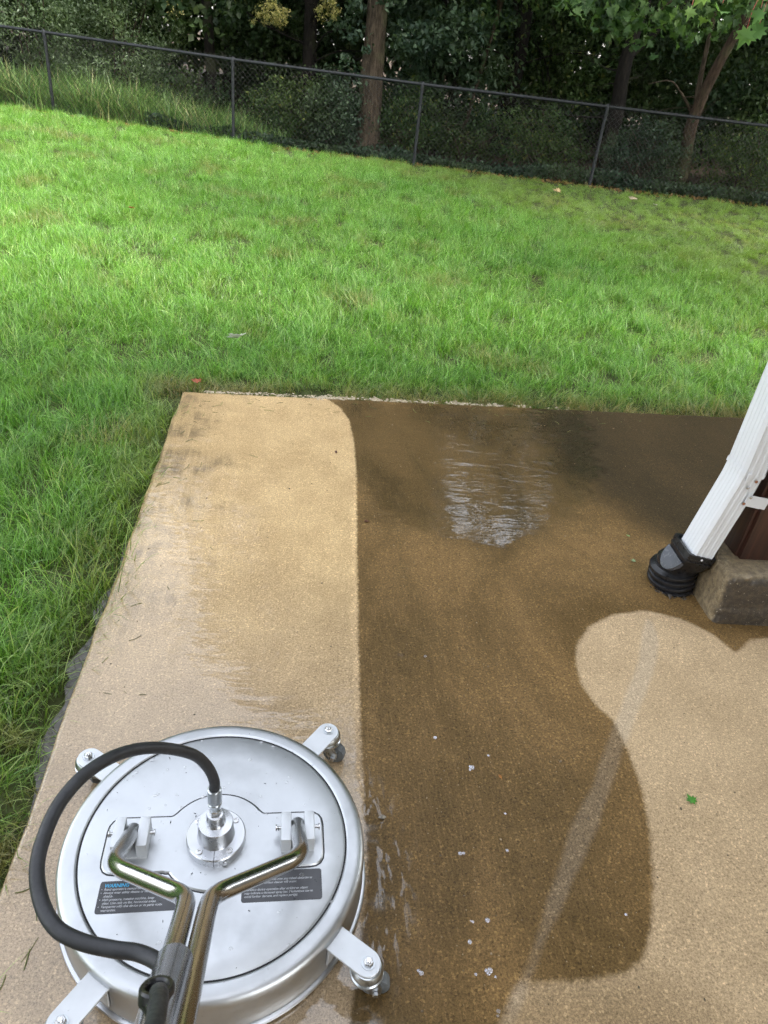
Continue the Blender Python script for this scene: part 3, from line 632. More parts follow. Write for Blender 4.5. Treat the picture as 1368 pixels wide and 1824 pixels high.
MB().tube([np.array(q) - off + (0, 0, FH) for q in FP], .0215, 12).build('top_rail', M['fence'], FN)
a_, dz = .038, .038; FA = np.array(FP); cum = np.concatenate([[0], np.cumsum(np.linalg.norm(np.diff(FA[:, :2], axis=0), axis=1))])
def fpt(s_): return np.stack([np.interp(s_, cum, FA[:, i]) for i in range(3)], -1)
s0 = cum[1] + .6; s1 = cum[-2] + .6; nw = int((s1 - s0) / a_); rows = 28
kk = np.arange(nw)[:, None]; rr = np.arange(rows)[None, :]
S = s0 + a_ * (kk + ((rr + kk) % 2)); Hh = .035 + dz * rr + 0 * kk
PT = fpt(S) - off + np.stack([0 * S, -.026 + .006 * (((rr + kk) % 2) * 2 - 1) + 0 * S, Hh], -1)      # (nw, rows, 3)
dv = np.array([[.0026, 0, .0], [-.0013, .0023, .0], [-.0013, -.0023, 0]])
VV_ = (PT[:, :, None, :] + dv[None, None]).reshape(-1, 3); base = (np.arange(nw * rows).reshape(nw, rows) * 3)
fs = []
for j in range(3):
    j2 = (j + 1) % 3; fs.append(np.stack([base[:, :-1] + j, base[:, :-1] + j2, base[:, 1:] + j2, base[:, 1:] + j], -1).reshape(-1, 4))
tag(obj('wire_mesh', mesh_np('wire_mesh', VV_, np.vstack(fs), M['wire']), FN), kind='stuff')
# twisted wire ends above the rail
bb = MB()
for k in range(0, nw, 2):
    q = fpt(np.array(s0 + a_ * (k + 1))) - off + (0, -.026, 0)
    for s_ in (-1, 1): bb.tube([q + (0, 0, FH - .01), q + (s_ * .006, 0, FH + .028), q + (s_ * .016, 0, FH + .048)], .0022, 3, False)
tag(bb.build('wire_barbs', M['wire'], FN, smooth=False), kind='stuff')

# ================================================================== GRASS (geometry-node instances of tufts)
def tuft(name, seed, nb, rad, lmin, lmax, wmin, wmax, mat, flop=1.0, aniso=.0, seg=4):
    r = np.random.RandomState(seed); V = []; Fc = []; RN = []; TT = []
    for b in range(nb):
        ang = r.uniform(0, 2 * math.pi); rr_ = rad * math.sqrt(r.rand()); x0, y0 = rr_ * math.cos(ang), rr_ * math.sin(ang)
        az = r.normal(0, .75) if r.rand() < aniso else r.uniform(0, 2 * math.pi)
        Ln = r.uniform(lmin, lmax); wd_ = r.uniform(wmin, wmax); t0 = R(r.uniform(4, 30)); t1 = R(r.uniform(35, 105)) * flop; tw = r.uniform(-.6, .6)
        x_, y_, z_ = x0, y0, -.005; rv = r.rand(); dxy = np.array([math.cos(az), math.sin(az)]); i0 = len(V); curl = r.uniform(-.5, .5)
        for k in range(seg + 1):
            t = k / seg; wk = wd_ * (1 - t ** 1.8) * .5; sd_ = np.array([-math.sin(az + tw + curl * t), math.cos(az + tw + curl * t)])
            if k < seg: V += [(x_ + sd_[0] * wk, y_ + sd_[1] * wk, z_), (x_ - sd_[0] * wk, y_ - sd_[1] * wk, z_)]; RN += [rv, rv]; TT += [t, t]
            else: V.append((x_, y_, z_)); RN.append(rv); TT.append(t)
            th = t0 + (t1 - t0) * t; st_ = Ln / seg; a2 = az + curl * t
            x_ += math.sin(th) * st_ * math.cos(a2); y_ += math.sin(th) * st_ * math.sin(a2); z_ += math.cos(th) * st_
        for k in range(seg - 1): q = i0 + 2 * k; Fc += [(q, q + 1, q + 3), (q, q + 3, q + 2)]
        q = i0 + 2 * (seg - 1); Fc.append((q, q + 1, q + 2))
    me = mesh_np(name, np.array(V), np.array(Fc), mat, True, {'rnd': RN, 'tip': TT})
    return bpy.data.objects.new(name, me)

def grassmat(name, far=False):
    n = NT(name); rnd = n.attr('rnd'); tip = n.attr('tip'); p = pos(n)
    g1 = n.ramp(rnd, [(0, (.046, .125, .010)), (.35, (.115, .285, .024)), (.7, (.205, .43, .052)), (.9, (.34, .58, .16)), (.98, (.50, .58, .22))])
    big = n.noise(p, .55, 3, .5); mid = n.noise(p, 2.6, 3, .6)
    s = n.n('ShaderNodeSeparateXYZ', {0: p})
    # yellower thin turf towards the right and the wood
    right = n.mr(n.math('ADD', n.math('ADD', n.math('MULTIPLY', s.outputs['X'], .55), n.math('MULTIPLY', n.math('SUBTRACT', s.outputs['Y'], 9.2), .35)), n.math('MULTIPLY', n.math('SUBTRACT', big, .5), 2.0)), .2, 1.6)
    g1 = n.mix(n.math('MULTIPLY', right, .50), g1, (.225, .285, .062))
    g1 = n.mix(n.mr(mid, .54, .72, 0, .55), g1, n.mix(.6, g1, (.20, .23, .05)))
    g1 = n.mix(n.mr(big, .52, .36, 0, .45), g1, n.mix(1.0, g1, (.72, .85, .9), 'MULTIPLY'))
    # dead straw near the slab edge
    dist = n.n('ShaderNodeVectorMath', operation='DOT_PRODUCT', ins={0: p}); dist.inputs[1].default_value = (-.1797, .9837, 0)
    db = n.math('SUBTRACT', dist.outputs['Value'], float(np.dot(SLAB_A, (-.1797, .9837))))
    dl = n.n('ShaderNodeVectorMath', operation='DOT_PRODUCT', ins={0: p}); dl.inputs[1].default_value = (-.9889, -.1486, 0)
    dlv = n.math('SUBTRACT', dl.outputs['Value'], float(np.dot(SLAB_A, (-.9889, -.1486))))
    dmax = n.math('MAXIMUM', db, dlv)
    straw = n.math('MULTIPLY', n.math('MULTIPLY', n.mr(dmax, .30, .03), n.mr(db, -.12, .02, .35, 1.0)), n.mr(n.math('ADD', n.math('MULTIPLY', rnd, .6), n.math('MULTIPLY', mid, .7)), .38, .64))
    patch = n.mr(n.noise(p, 1.35, 2, .5), .57, .67, 0, 1); low = n.mr(tip, .75, .2)
    straw2 = n.math('MULTIPLY', n.math('MULTIPLY', patch, n.mr(rnd, .45, .6)), .65)
    near = n.math('MULTIPLY', n.mr(s.outputs['Y'], 1.7, 1.0), n.math('MULTIPLY', n.mr(dlv, .35, .05), n.mr(n.noise(p, 9, 2), .45, .6)))
    g1 = n.mix(n.math('MAXIMUM', n.math('MAXIMUM', straw, straw2), n.math('MULTIPLY', near, .75)), g1, n.mix(rnd, (.23, .165, .06), (.36, .29, .125)))
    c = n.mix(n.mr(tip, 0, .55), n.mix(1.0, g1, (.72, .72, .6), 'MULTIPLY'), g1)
    pr = n.principled(Base_Color=c, Roughness=.36, Specular_IOR_Level=.75)
    t = n.n('ShaderNodeBsdfTranslucent', {'Color': n.mix(1.0, c, (1.3, 1.35, .6), 'MULTIPLY')})
    mx = n.n('ShaderNodeMixShader', {0: .38}); n.set(mx.inputs[1], pr); n.set(mx.inputs[2], t)
    return n.done(mx)
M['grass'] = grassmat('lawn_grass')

def gn_scatter(name, pts, rot, scl, idx, sources):
    col = bpy.data.collections.new(name + '_tufts')
    for o in sources: col.objects.link(o)
    me = bpy.data.meshes.new(name); me.vertices.add(len(pts)); me.vertices.foreach_set('co', np.asarray(pts, np.float32).ravel())
    a = me.attributes.new('rot', 'FLOAT_VECTOR', 'POINT'); a.data.foreach_set('vector', np.asarray(rot, np.float32).ravel())
    a = me.attributes.new('scl', 'FLOAT_VECTOR', 'POINT'); a.data.foreach_set('vector', np.asarray(scl, np.float32).ravel())
    a = me.attributes.new('idx', 'INT', 'POINT'); a.data.foreach_set('value', np.asarray(idx, np.int32))
    o = obj(name, me); ng = bpy.data.node_groups.new(name, 'GeometryNodeTree')
    ng.interface.new_socket('Geometry', in_out='INPUT', socket_type='NodeSocketGeometry'); ng.interface.new_socket('Geometry', in_out='OUTPUT', socket_type='NodeSocketGeometry')
    gi = ng.nodes.new('NodeGroupInput'); go = ng.nodes.new('NodeGroupOutput'); ip = ng.nodes.new('GeometryNodeInstanceOnPoints'); ci = ng.nodes.new('GeometryNodeCollectionInfo')
    ci.inputs['Collection'].default_value = col; ci.inputs['Separate Children'].default_value = True; ci.inputs['Reset Children'].default_value = True
    def na(nm, ty): q = ng.nodes.new('GeometryNodeInputNamedAttribute'); q.data_type = ty; q.inputs['Name'].default_value = nm; return [s for s in q.outputs if s.enabled and s.name == 'Attribute'][0]
    er = ng.nodes.new('FunctionNodeEulerToRotation'); L_ = ng.links.new
    L_(gi.outputs[0], ip.inputs['Points']); L_(ci.outputs[0], ip.inputs['Instance']); ip.inputs['Pick Instance'].default_value = True
    L_(na('idx', 'INT'), ip.inputs['Instance Index']); L_(na('rot', 'FLOAT_VECTOR'), er.inputs[0]); L_(er.outputs[0], ip.inputs['Rotation']); L_(na('scl', 'FLOAT_VECTOR'), ip.inputs['Scale'])
    L_(ip.outputs[0], go.inputs[0])
    md = o.modifiers.new('scatter', 'NODES'); md.node_group = ng; return o

rs = np.random.RandomState(77)
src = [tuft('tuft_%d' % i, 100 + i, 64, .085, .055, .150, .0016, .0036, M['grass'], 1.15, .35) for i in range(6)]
pts = []
def scatter(x0, x1, y0, y1, dens):
    k = int((x1 - x0) * (y1 - y0) * dens); return np.c_[rs.uniform(x0, x1, k), rs.uniform(y0, y1, k)]
G = np.vstack([scatter(-2.6, -.5, .2, 3.2, 230), scatter(-3.6, 3.6, 3.0, 5.5, 190), scatter(-5.5, 5, 5.5, 9, 150), scatter(-8.5, 6.5, 9, 12.75, 110)])
inv = np.linalg.inv(np.stack([BE, LE], 1)); q = (G - SLAB_A) @ inv.T
jit_ = .03 * (vnoise(G[:, 0], G[:, 1], 31, 9) - .35)
out = (q[:, 0] < -.024 - jit_) | (q[:, 1] < -.010 - jit_)
# bare wet gaps along the left edge
gap = (q[:, 0] > -.030 - .9 * WP(G[:, 1])) & (q[:, 1] > .3) & (rs.rand(len(G)) < .72)
fr_x = np.abs(G[:, 0]) < .62 * G[:, 1] + 1.4
keep = out & ~gap & fr_x & (G[:, 1] < 12.58 + .035 * np.abs(G[:, 0]) + .1 * rs.randn(len(G)))
# thin the turf on the right and towards the wood
thin = sm(.55 * G[:, 0] + .35 * (G[:, 1] - 9.2), .2, 1.8); keep &= rs.rand(len(G)) > .30 * thin
G = G[keep]; thin = thin[keep]; q = q[keep]
fld = 2 * math.pi * (vnoise(G[:, 0], G[:, 1], 41, 1.3) * 1.4 + .35 * vnoise(G[:, 0], G[:, 1], 42, 4.0))
hgt = (.66 + .34 * vnoise(G[:, 0], G[:, 1], 43, 1.1) + .22 * rs.randn(len(G)).clip(-1.5, 1.5)) * (1 - .42 * thin)
hgt *= np.where(q[:, 0] > -.35, np.where(q[:, 1] > 0, 1.12, 1), 1)
rz = fld + rs.normal(0, 1.1, len(G)); rx = rs.normal(0, .26, len(G)); ry = rs.normal(0.05, .26, len(G))
ed = (q[:, 0] > -.14) & (q[:, 1] > 0); rz = np.where(ed, rs.normal(R(-25), .6, len(G)), rz)
ed2 = (q[:, 1] > -.12) & (q[:, 0] > 0); hgt = np.where(ed2, hgt * .72, hgt)
scl = np.c_[hgt * .5 + .55, hgt * .5 + .55, hgt]
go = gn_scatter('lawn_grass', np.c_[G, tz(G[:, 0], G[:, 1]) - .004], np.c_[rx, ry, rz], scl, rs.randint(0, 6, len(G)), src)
tag(go, 'thick bright green lawn grass between the patio and the fence', 'grass', kind='stuff')
# tall weedy grass at the foot of the fence, left
n = NT('tall_grass'); rnd = n.attr('rnd'); c = n.ramp(rnd, [(0, (.055, .13, .025)), (.5, (.12, .235, .05)), (.85, (.21, .31, .09)), (1, (.36, .32, .15))])
t = n.n('ShaderNodeBsdfTranslucent', {'Color': c}); mx = n.n('ShaderNodeMixShader', {0: .35}); n.set(mx.inputs[1], n.principled(Base_Color=c, Roughness=.45)); n.set(mx.inputs[2], t); M['tall'] = n.done(mx)
src2 = [tuft('tall_%d' % i, 300 + i, 26, .13, .30, .62, .008, .017, M['tall'], .95, .2, 5) for i in range(4)]
k = 800; xs = rs.uniform(-9.5, -1.8, k); ys = 12.82 + rs.rand(k) * 1.3 - .02 * (xs + 4); kp = rs.rand(k) < np.clip((-xs - 1.6) / 2.6, .15, 1); xs, ys = xs[kp], ys[kp]; s_ = rs.uniform(.7, 1.45, len(xs)) * np.clip((-xs + .5) / 5, .45, 1.0)
tg = gn_scatter('tall_grass', np.c_[xs, ys, tz(xs, ys)], np.c_[rs.normal(0, .12, len(xs)), rs.normal(0, .12, len(xs)), rs.uniform(0, 6.28, len(xs))], np.c_[s_, s_, s_], rs.randint(0, 4, len(xs)), src2)
tag(tg, 'tall arching weedy grass along the foot of the fence at left', 'tall grass', kind='stuff')

# ================================================================== TREES AND SHRUBS
rs = np.random.RandomState(5)
def leaf_arrays(C, size, droop=.25, aspect=.55, seed=0, fold=.12):
    r = np.random.RandomState(seed); N = len(C); a = r.randn(N, 3); a[:, 2] -= droop * 2; a /= np.linalg.norm(a, axis=1, keepdims=True)
    nn = r.randn(N, 3) * .5 + np.array([0, -.25, .85]); b = np.cross(nn, a); b /= np.linalg.norm(b, axis=1, keepdims=True) + 1e-9; nm = np.cross(a, b)
    L_ = (size * r.uniform(.6, 1.3, N))[:, None]; W_ = L_ * aspect
    V = np.stack([C - a * L_ * .5, C + b * W_ * .5 + nm * L_ * fold, C + a * L_ * .5, C - b * W_ * .5 + nm * L_ * fold], 1).reshape(-1, 3)
    i = np.arange(N)[:, None] * 4; Fc = np.concatenate([i + np.array([[0, 1, 2]]), i + np.array([[0, 2, 3]])]); return V, Fc, np.repeat(r.rand(N), 4)
MAPLE = np.array([(0, -.5), (.10, -.28), (.34, -.34), (.27, -.16), (.52, .02), (.33, .06), (.36, .26), (.17, .16), (.10, .30), (0, .56), (-.10, .30), (-.17, .16), (-.36, .26), (-.33, .06), (-.52, .02), (-.27, -.16), (-.34, -.34), (-.10, -.28)])
def maple_arrays(C, size, seed=0, droop=.5, face=(0, -.35, .75)):
    r = np.random.RandomState(seed); N = len(C); a = r.randn(N, 3) * .7; a[:, 2] -= droop; a /= np.linalg.norm(a, axis=1, keepdims=True)
    nn = r.randn(N, 3) * .5 + np.array(face); b = np.cross(nn, a); b /= np.linalg.norm(b, axis=1, keepdims=True) + 1e-9; nm = np.cross(a, b)
    S_ = (size * r.uniform(.65, 1.2, N)); k = len(MAPLE)
    V = C[:, None, :] + S_[:, None, None] * (MAPLE[None, :, 0:1] * b[:, None] + MAPLE[None, :, 1:2] * a[:, None] + (.22 * MAPLE[:, 0] ** 2 * 4 - .25 * np.maximum(0, MAPLE[:, 1]) ** 2 * 2)[None, :, None] * nm[:, None])
    cen = C[:, None, :]; V = np.concatenate([V, cen], 1).reshape(-1, 3)
    i = (np.arange(N) * (k + 1))[:, None]; fs = []
    for j in range(k): fs.append(np.concatenate([i + k, i + j, i + (j + 1) % k], 1))
    return V, np.concatenate(fs), np.repeat(r.rand(N), k + 1)
def clusters(r, ell, ncl, nl, cr_, flat=.6):
    """leaf centres in clusters inside ellipsoids [(cx,cy,cz,rx,ry,rz)]"""
    vol = np.array([e[3] * e[4] * e[5] for e in ell]); pick = r.choice(len(ell), ncl, p=vol / vol.sum()); E = np.array(ell)[pick]
    d = r.randn(ncl, 3); d /= np.linalg.norm(d, axis=1, keepdims=True); rad = r.uniform(.25, 1, ncl) ** .45
    cc = E[:, :3] + d * rad[:, None] * E[:, 3:]
    rr_ = cr_ * r.uniform(.5, 1.4, ncl); P = cc[:, None, :] + r.randn(ncl, nl, 3) * .5 * rr_[:, None, None] * np.array([1, 1, flat]); return cc, P.reshape(-1, 3)
LM = {
 'olive': leafmat('silver_green_leaf', [(0, (.050, .078, .030)), (.5, (.105, .155, .066)), (.85, (.17, .22, .13)), (1, (.30, .35, .25))]),
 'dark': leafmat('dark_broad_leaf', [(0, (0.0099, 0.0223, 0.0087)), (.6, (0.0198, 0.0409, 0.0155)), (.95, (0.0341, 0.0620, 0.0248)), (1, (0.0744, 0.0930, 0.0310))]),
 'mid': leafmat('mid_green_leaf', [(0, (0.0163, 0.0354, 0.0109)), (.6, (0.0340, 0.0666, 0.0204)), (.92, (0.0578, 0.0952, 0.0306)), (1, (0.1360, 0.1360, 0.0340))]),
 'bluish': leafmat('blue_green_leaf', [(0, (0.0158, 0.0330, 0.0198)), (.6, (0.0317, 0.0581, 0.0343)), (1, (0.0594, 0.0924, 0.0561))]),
 'cedar': leafmat('yellow_cedar_spray', [(0, (.10, .10, .030)), (.5, (.19, .18, .055)), (1, (.32, .27, .11))]),
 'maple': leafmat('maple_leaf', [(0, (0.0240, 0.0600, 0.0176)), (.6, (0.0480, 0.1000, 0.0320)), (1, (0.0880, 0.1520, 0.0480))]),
 'maple_lit': leafmat('lit_maple_leaf', [(0, (.08, .17, .05)), (.6, (.14, .26, .085)), (1, (.22, .34, .12))], .45),  # lit copy of the maple leaf, brightness of daylight put into its colour
 'brown': leafmat('dry_leaf', [(0, (.14, .075, .03)), (1, (.26, .16, .07))]),
}
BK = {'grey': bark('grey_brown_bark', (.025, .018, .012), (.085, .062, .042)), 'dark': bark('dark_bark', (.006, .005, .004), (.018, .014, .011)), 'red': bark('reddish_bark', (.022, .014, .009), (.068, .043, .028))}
def limb(mb, p0, p1, r0, r1, r, sag=.1, n_=6, sides=7):
    p0 = np.array(p0, float); p1 = np.array(p1, float); L_ = np.linalg.norm(p1 - p0); mid_ = (p0 + p1) / 2 + r.randn(3) * L_ * .07 + (0, 0, L_ * sag)
    P = spline([p0, mid_, p1], n_); mb.tube(P, np.linspace(r0, r1, len(P)), sides, True); return P
def twigs(mb, r, path, n_, ln, rad):
    for k in range(n_):
        i = r.randint(1, len(path)); d = r.randn(3); d[2] = d[2] * .5 + .1; d /= np.linalg.norm(d); p = path[i]; l = ln * r.uniform(.4, 1.2)
        mb.tube(spline([p, p + d * l * .5 + r.randn(3) * l * .08, p + d * l + r.randn(3) * l * .15], 3), np.linspace(rad, rad * .3, 7), 4, False)
def tree(name, label, cat, trunk, r0, ell, ncl, nl, cr_, size, leaf, bk, seed, group=None, nlimb=10, extra=None, flat=.6, droop=.25, aspect=.55, deadwood=0, maple=False, limbs_from=.35):
    r = np.random.RandomState(seed); b = np.array(trunk[0], float); root = obj(name, None, loc=b); tag(root, label, cat, group)
    T = spline(np.array(trunk, float) - b, 8); rad = r0 * np.linspace(1, .28, len(T)); rad[0] *= 1.35; rad[1] *= 1.15
    mb = MB(); mb.tube(T, rad, 16); mb.build('trunk', BK[bk], root, sharp=80)
    cc, P = clusters(r, [(e[0] - b[0], e[1] - b[1], e[2] - b[2], *e[3:]) for e in ell], ncl, nl, cr_, flat)
    lb = MB()
    for k in range(nlimb):
        i = r.randint(int(len(T) * limbs_from), len(T)); limb(lb, T[i], cc[r.randint(ncl)], max(.012, rad[i] * .45), .008, r)
    if nlimb: lb.build('limbs', BK[bk], root, sharp=80)
    if deadwood:
        db_ = MB()
        for k in range(deadwood):
            i = r.randint(1, int(len(T) * .6)); an = r.uniform(0, 6.28); l = r.uniform(.8, 2.2); d = np.array([math.cos(an), math.sin(an) * .5, r.uniform(-.1, .35)])
            pth = limb(db_, T[i], T[i] + d * l, .020, .004, r, .04, 5, 5); twigs(db_, r, pth, 7, .5, .005)
        tag(db_.build('dead_branches', BK[bk], root, sharp=80), kind='stuff')
    A = maple_arrays(P, size, seed, .5) if maple else leaf_arrays(P, size, droop, aspect, seed)
    obj('crown', mesh_np('crown', A[0], A[1], LM[leaf], False, {'rnd': A[2]}), root)
    if extra:
        for nm, pts_, sz, lf, mp in extra:
            A = maple_arrays(pts_ - b, sz, seed + 9, .5) if mp else leaf_arrays(pts_ - b, sz, droop, aspect, seed + 9)
            obj(nm, mesh_np(nm, A[0], A[1], LM[lf], False, {'rnd': A[2]}), root)
    return root
def blob(seed, ell, ncl, nl, cr_, flat=.6): return clusters(np.random.RandomState(seed), ell, ncl, nl, cr_, flat)[1]
def shrub(name, label, base, h, rx, ry, ncl, nl, size, leaf, seed, cat='shrub', cr_=.3, aspect=.5, bk='grey', ntw=40, group=None, flat=.7):
    r = np.random.RandomState(seed); root = obj(name, None, loc=base); tag(root, label, cat, group)
    cc, P = clusters(r, [(0, 0, h * .5, rx, ry, h * .52), (0, 0, h * .3, rx * .9, ry * .9, h * .35)], ncl, nl, cr_, flat); P = P[P[:, 2] > .02]
    sb = MB()
    for k in range(9):
        c = cc[r.randint(ncl)]; pth = limb(sb, (r.uniform(-.15, .15) * rx, r.uniform(-.1, .1), -.05), c, .018, .005, r, .12, 5, 5); twigs(sb, r, pth, ntw // 9, .5, .004)
    sb.build('stems', BK[bk], root, sharp=80)
    A = leaf_arrays(P, size, .2, aspect, seed); obj('foliage', mesh_np('foliage', A[0], A[1], LM[leaf], False, {'rnd': A[2]}), root); return root

# big trunk behind the middle of the fence, ivy on its left
ivyp = np.concatenate([blob(50, [(-1.30, 13.15, 1.25, .22, .15, .55), (-1.45, 13.25, 2.3, .35, .2, .7)], 30, 26, .16), blob(51, [(-.9, 13.1, 2.6, .5, .3, .45)], 26, 26, .2)])
tree('trunk_tree', 'tall tree with thick brown ivy-clad trunk behind middle of fence', 'tree', [(-1.02, 13.4, -.1), (-1.03, 13.4, 1.0), (-1.03, 13.4, 2.1), (-1.1, 13.5, 5), (-1.0, 13.8, 10), (-1.2, 14, 15)], .215,
     [(-1.5, 14.5, 8, 3.0, 2.6, 3.2), (-2.2, 15, 11.5, 2.4, 2.4, 3), (-.6, 13.9, 13.5, 1.8, 2, 2.6)], 300, 46, .8, .26, 'dark', 'grey', 1, nlimb=22, extra=[('ivy', ivyp, .085, 'bluish', False), ('hanging_foliage', blob(52, [(-.35, 13.25, 2.15, .60, .35, .75), (-.05, 13.4, 3.0, .9, .5, .7), (.25, 13.3, 1.75, .3, .25, .35)], 110, 30, .22), .095, 'bluish', False)])
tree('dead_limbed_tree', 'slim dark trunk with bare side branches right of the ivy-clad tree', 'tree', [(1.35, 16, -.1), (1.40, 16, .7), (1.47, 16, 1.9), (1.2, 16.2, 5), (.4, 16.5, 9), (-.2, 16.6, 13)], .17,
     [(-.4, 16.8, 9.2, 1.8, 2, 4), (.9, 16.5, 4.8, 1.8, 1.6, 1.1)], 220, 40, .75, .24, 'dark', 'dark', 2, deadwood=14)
tree('leaning_sapling', 'thin pale leaning sapling rising between two dark trunks', 'tree', [(.50, 14.5, -.1), (.69, 14.5, 1.07), (.905, 14.5, 2.32), (1.15, 14.6, 4), (1.3, 14.7, 5.4)], .038, [(.9, 14.6, 4.6, 1.1, .9, 1.2)], 40, 30, .45, .11, 'bluish', 'grey', 3, nlimb=6)
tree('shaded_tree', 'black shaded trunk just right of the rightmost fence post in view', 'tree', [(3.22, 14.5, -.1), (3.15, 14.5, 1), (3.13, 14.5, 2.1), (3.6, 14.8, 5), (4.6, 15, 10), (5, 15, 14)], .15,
     [(5.4, 15.3, 9, 1.9, 2.6, 4.5), (4.8, 15.2, 5, 1.7, 1.9, 1.9), (6.2, 15, 12.5, 2.3, 2.4, 3), (2.3, 15, 10.7, 2.3, 1.8, 2.0)], 440, 44, .8, .25, 'dark', 'dark', 4, deadwood=12)  # last crown lobe is unseen, added to cut off the sky reflection on the slab
# leaning forked tree at right with maple leaves hanging over the lawn
over = np.concatenate([blob(60, [(1.75, 10.0, 2.35, .75, .7, .42), (2.5, 10.4, 2.25, .9, .7, .40), (3.4, 11, 2.6, .9, .8, .5)], 95, 12, .26)])
dt = tree('forked_tree', 'leaning brown forked tree behind the right end of fence', 'tree', [(4.30, 13.62, -.1), (4.26, 13.6, .35), (4.2, 13.6, .95), (4.26, 13.5, 1.6), (4.46, 13.3, 2.5), (5.1, 12.8, 5), (5.6, 12.6, 9)], .125,
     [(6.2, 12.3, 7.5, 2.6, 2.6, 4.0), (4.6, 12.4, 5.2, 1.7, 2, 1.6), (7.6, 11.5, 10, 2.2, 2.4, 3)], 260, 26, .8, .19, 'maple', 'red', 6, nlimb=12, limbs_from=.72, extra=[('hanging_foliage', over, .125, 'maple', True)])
fk = MB(); r = np.random.RandomState(8)
pth = limb(fk, (-.06, -.02, 1.15), (-.20, 0, 2.0), .055, .035, r, 0, 6, 8); limb(fk, (-.20, 0, 2.0), (-.1, .2, 4.0), .035, .015, r, 0, 6, 7)
pth = limb(fk, (-.05, -.03, .95), (-.42, -.08, 1.45), .034, .020, r, -.03, 5, 7); limb(fk, (-.42, -.08, 1.45), (-1.0, -.2, 1.52), .016, .006, r, .05, 5, 5); twigs(fk, r, pth, 6, .6, .006)
fk.build('fork_limbs', BK['grey'], dt, sharp=80)
lb = MB(); limb(lb, (.1, -.4, 2.7), (-1.2, -3.2, 2.6), .05, .012, r, .06, 8, 6); limb(lb, (-.2, -1.4, 2.75), (-2.4, -3.6, 2.35), .025, .006, r, .05, 8, 5); limb(lb, (0, -1, 2.75), (-1.9, -3.1, 2.2), .02, .005, r, .04, 8, 5)
lb.build('overhanging_limbs', BK['grey'], dt, sharp=80)
# near maple whose branch tips hang into the top right corner
mp = obj('maple_tree', None, loc=(4.6, 6.2, -.04)); tag(mp, 'maple tree whose bright lobed leaves hang into the top right corner', 'tree')
b0 = np.array([4.6, 6.2, -.04]); r = np.random.RandomState(9)
tk = MB(); T = spline([(0, 0, -.1), (.05, .05, 1.5), (0, .1, 3.2), (.2, .1, 6)], 8); tk.tube(T, .16 * np.linspace(1.2, .35, len(T)), 14); tk.build('trunk', BK['grey'], mp, sharp=80)
lb = MB(); tips = [(1.22, 4.15, 1.93), (1.62, 4.25, 1.80), (1.50, 4.1, 1.98), (1.95, 4.5, 2.0)]
main = limb(lb, (.02, .05, 2.2), np.array([2.2, 4.7, 2.35]) - b0, .05, .016, r, .10, 8, 8)
for tp in tips: twigp = limb(lb, main[-3], np.array(tp) - b0, .008, .0022, r, .03, 6, 5)
for k in range(12): limb(lb, T[r.randint(14, len(T))], (r.uniform(-1.6, 2.6), r.uniform(-1.5, 2.5), r.uniform(3.4, 6.6)), .035, .008, r)
lb.build('limbs', BK['grey'], mp, sharp=80)
nearL = np.array([(1.085, 4.0, 1.715), (1.12, 4.02, 1.785), (1.175, 4.05, 1.80), (1.215, 4.0, 1.735), (1.10, 4.08, 1.83), (1.18, 4.1, 1.86), (1.25, 4.1, 1.87), (1.14, 3.98, 1.84),
                  (1.385, 4.0, 1.735), (1.36, 4.02, 1.655), (1.42, 4.05, 1.68), (1.45, 4.0, 1.60), (1.405, 4.0, 1.80), (1.47, 4.05, 1.74), (1.44, 4.1, 1.83), (1.52, 4.1, 1.66), (1.53, 4.1, 1.79), (1.50, 4.0, 1.88), (1.6, 4.2, 1.75), (1.36, 4.1, 1.88), (1.66, 4.2, 1.9)])
nearL = nearL[[0, 1, 2, 3, 4, 6, 8, 9, 10, 12, 13, 14, 16, 17, 18, 19]] + np.array([.0, 0, .045])
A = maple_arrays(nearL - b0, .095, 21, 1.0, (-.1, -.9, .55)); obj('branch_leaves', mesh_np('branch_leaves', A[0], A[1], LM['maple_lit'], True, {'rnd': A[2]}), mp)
stp = MB()
for q in nearL - b0: stp.tube([q + (0, 0, .03), q + (.01, .03, .10), q + (.03, .06, .15)], .0014, 4, False)
nst = NT('red_leaf_stalk'); M['stalk'] = nst.done(nst.principled(Base_Color=(.30, .05, .03), Roughness=.5)); tag(stp.build('leaf_stalks', M['stalk'], mp), kind='stuff')
P = blob(23, [(.8, .6, 6.0, 3.2, 3.2, 2.6), (-.2, 1.2, 4.4, 2.0, 2.4, 1.0), (1.6, .8, 4.0, 2.4, 3.0, 1.3)], 330, 26, .7); A = maple_arrays(P, .14, 24); obj('crown', mesh_np('crown', A[0], A[1], LM['maple'], False, {'rnd': A[2]}), mp)

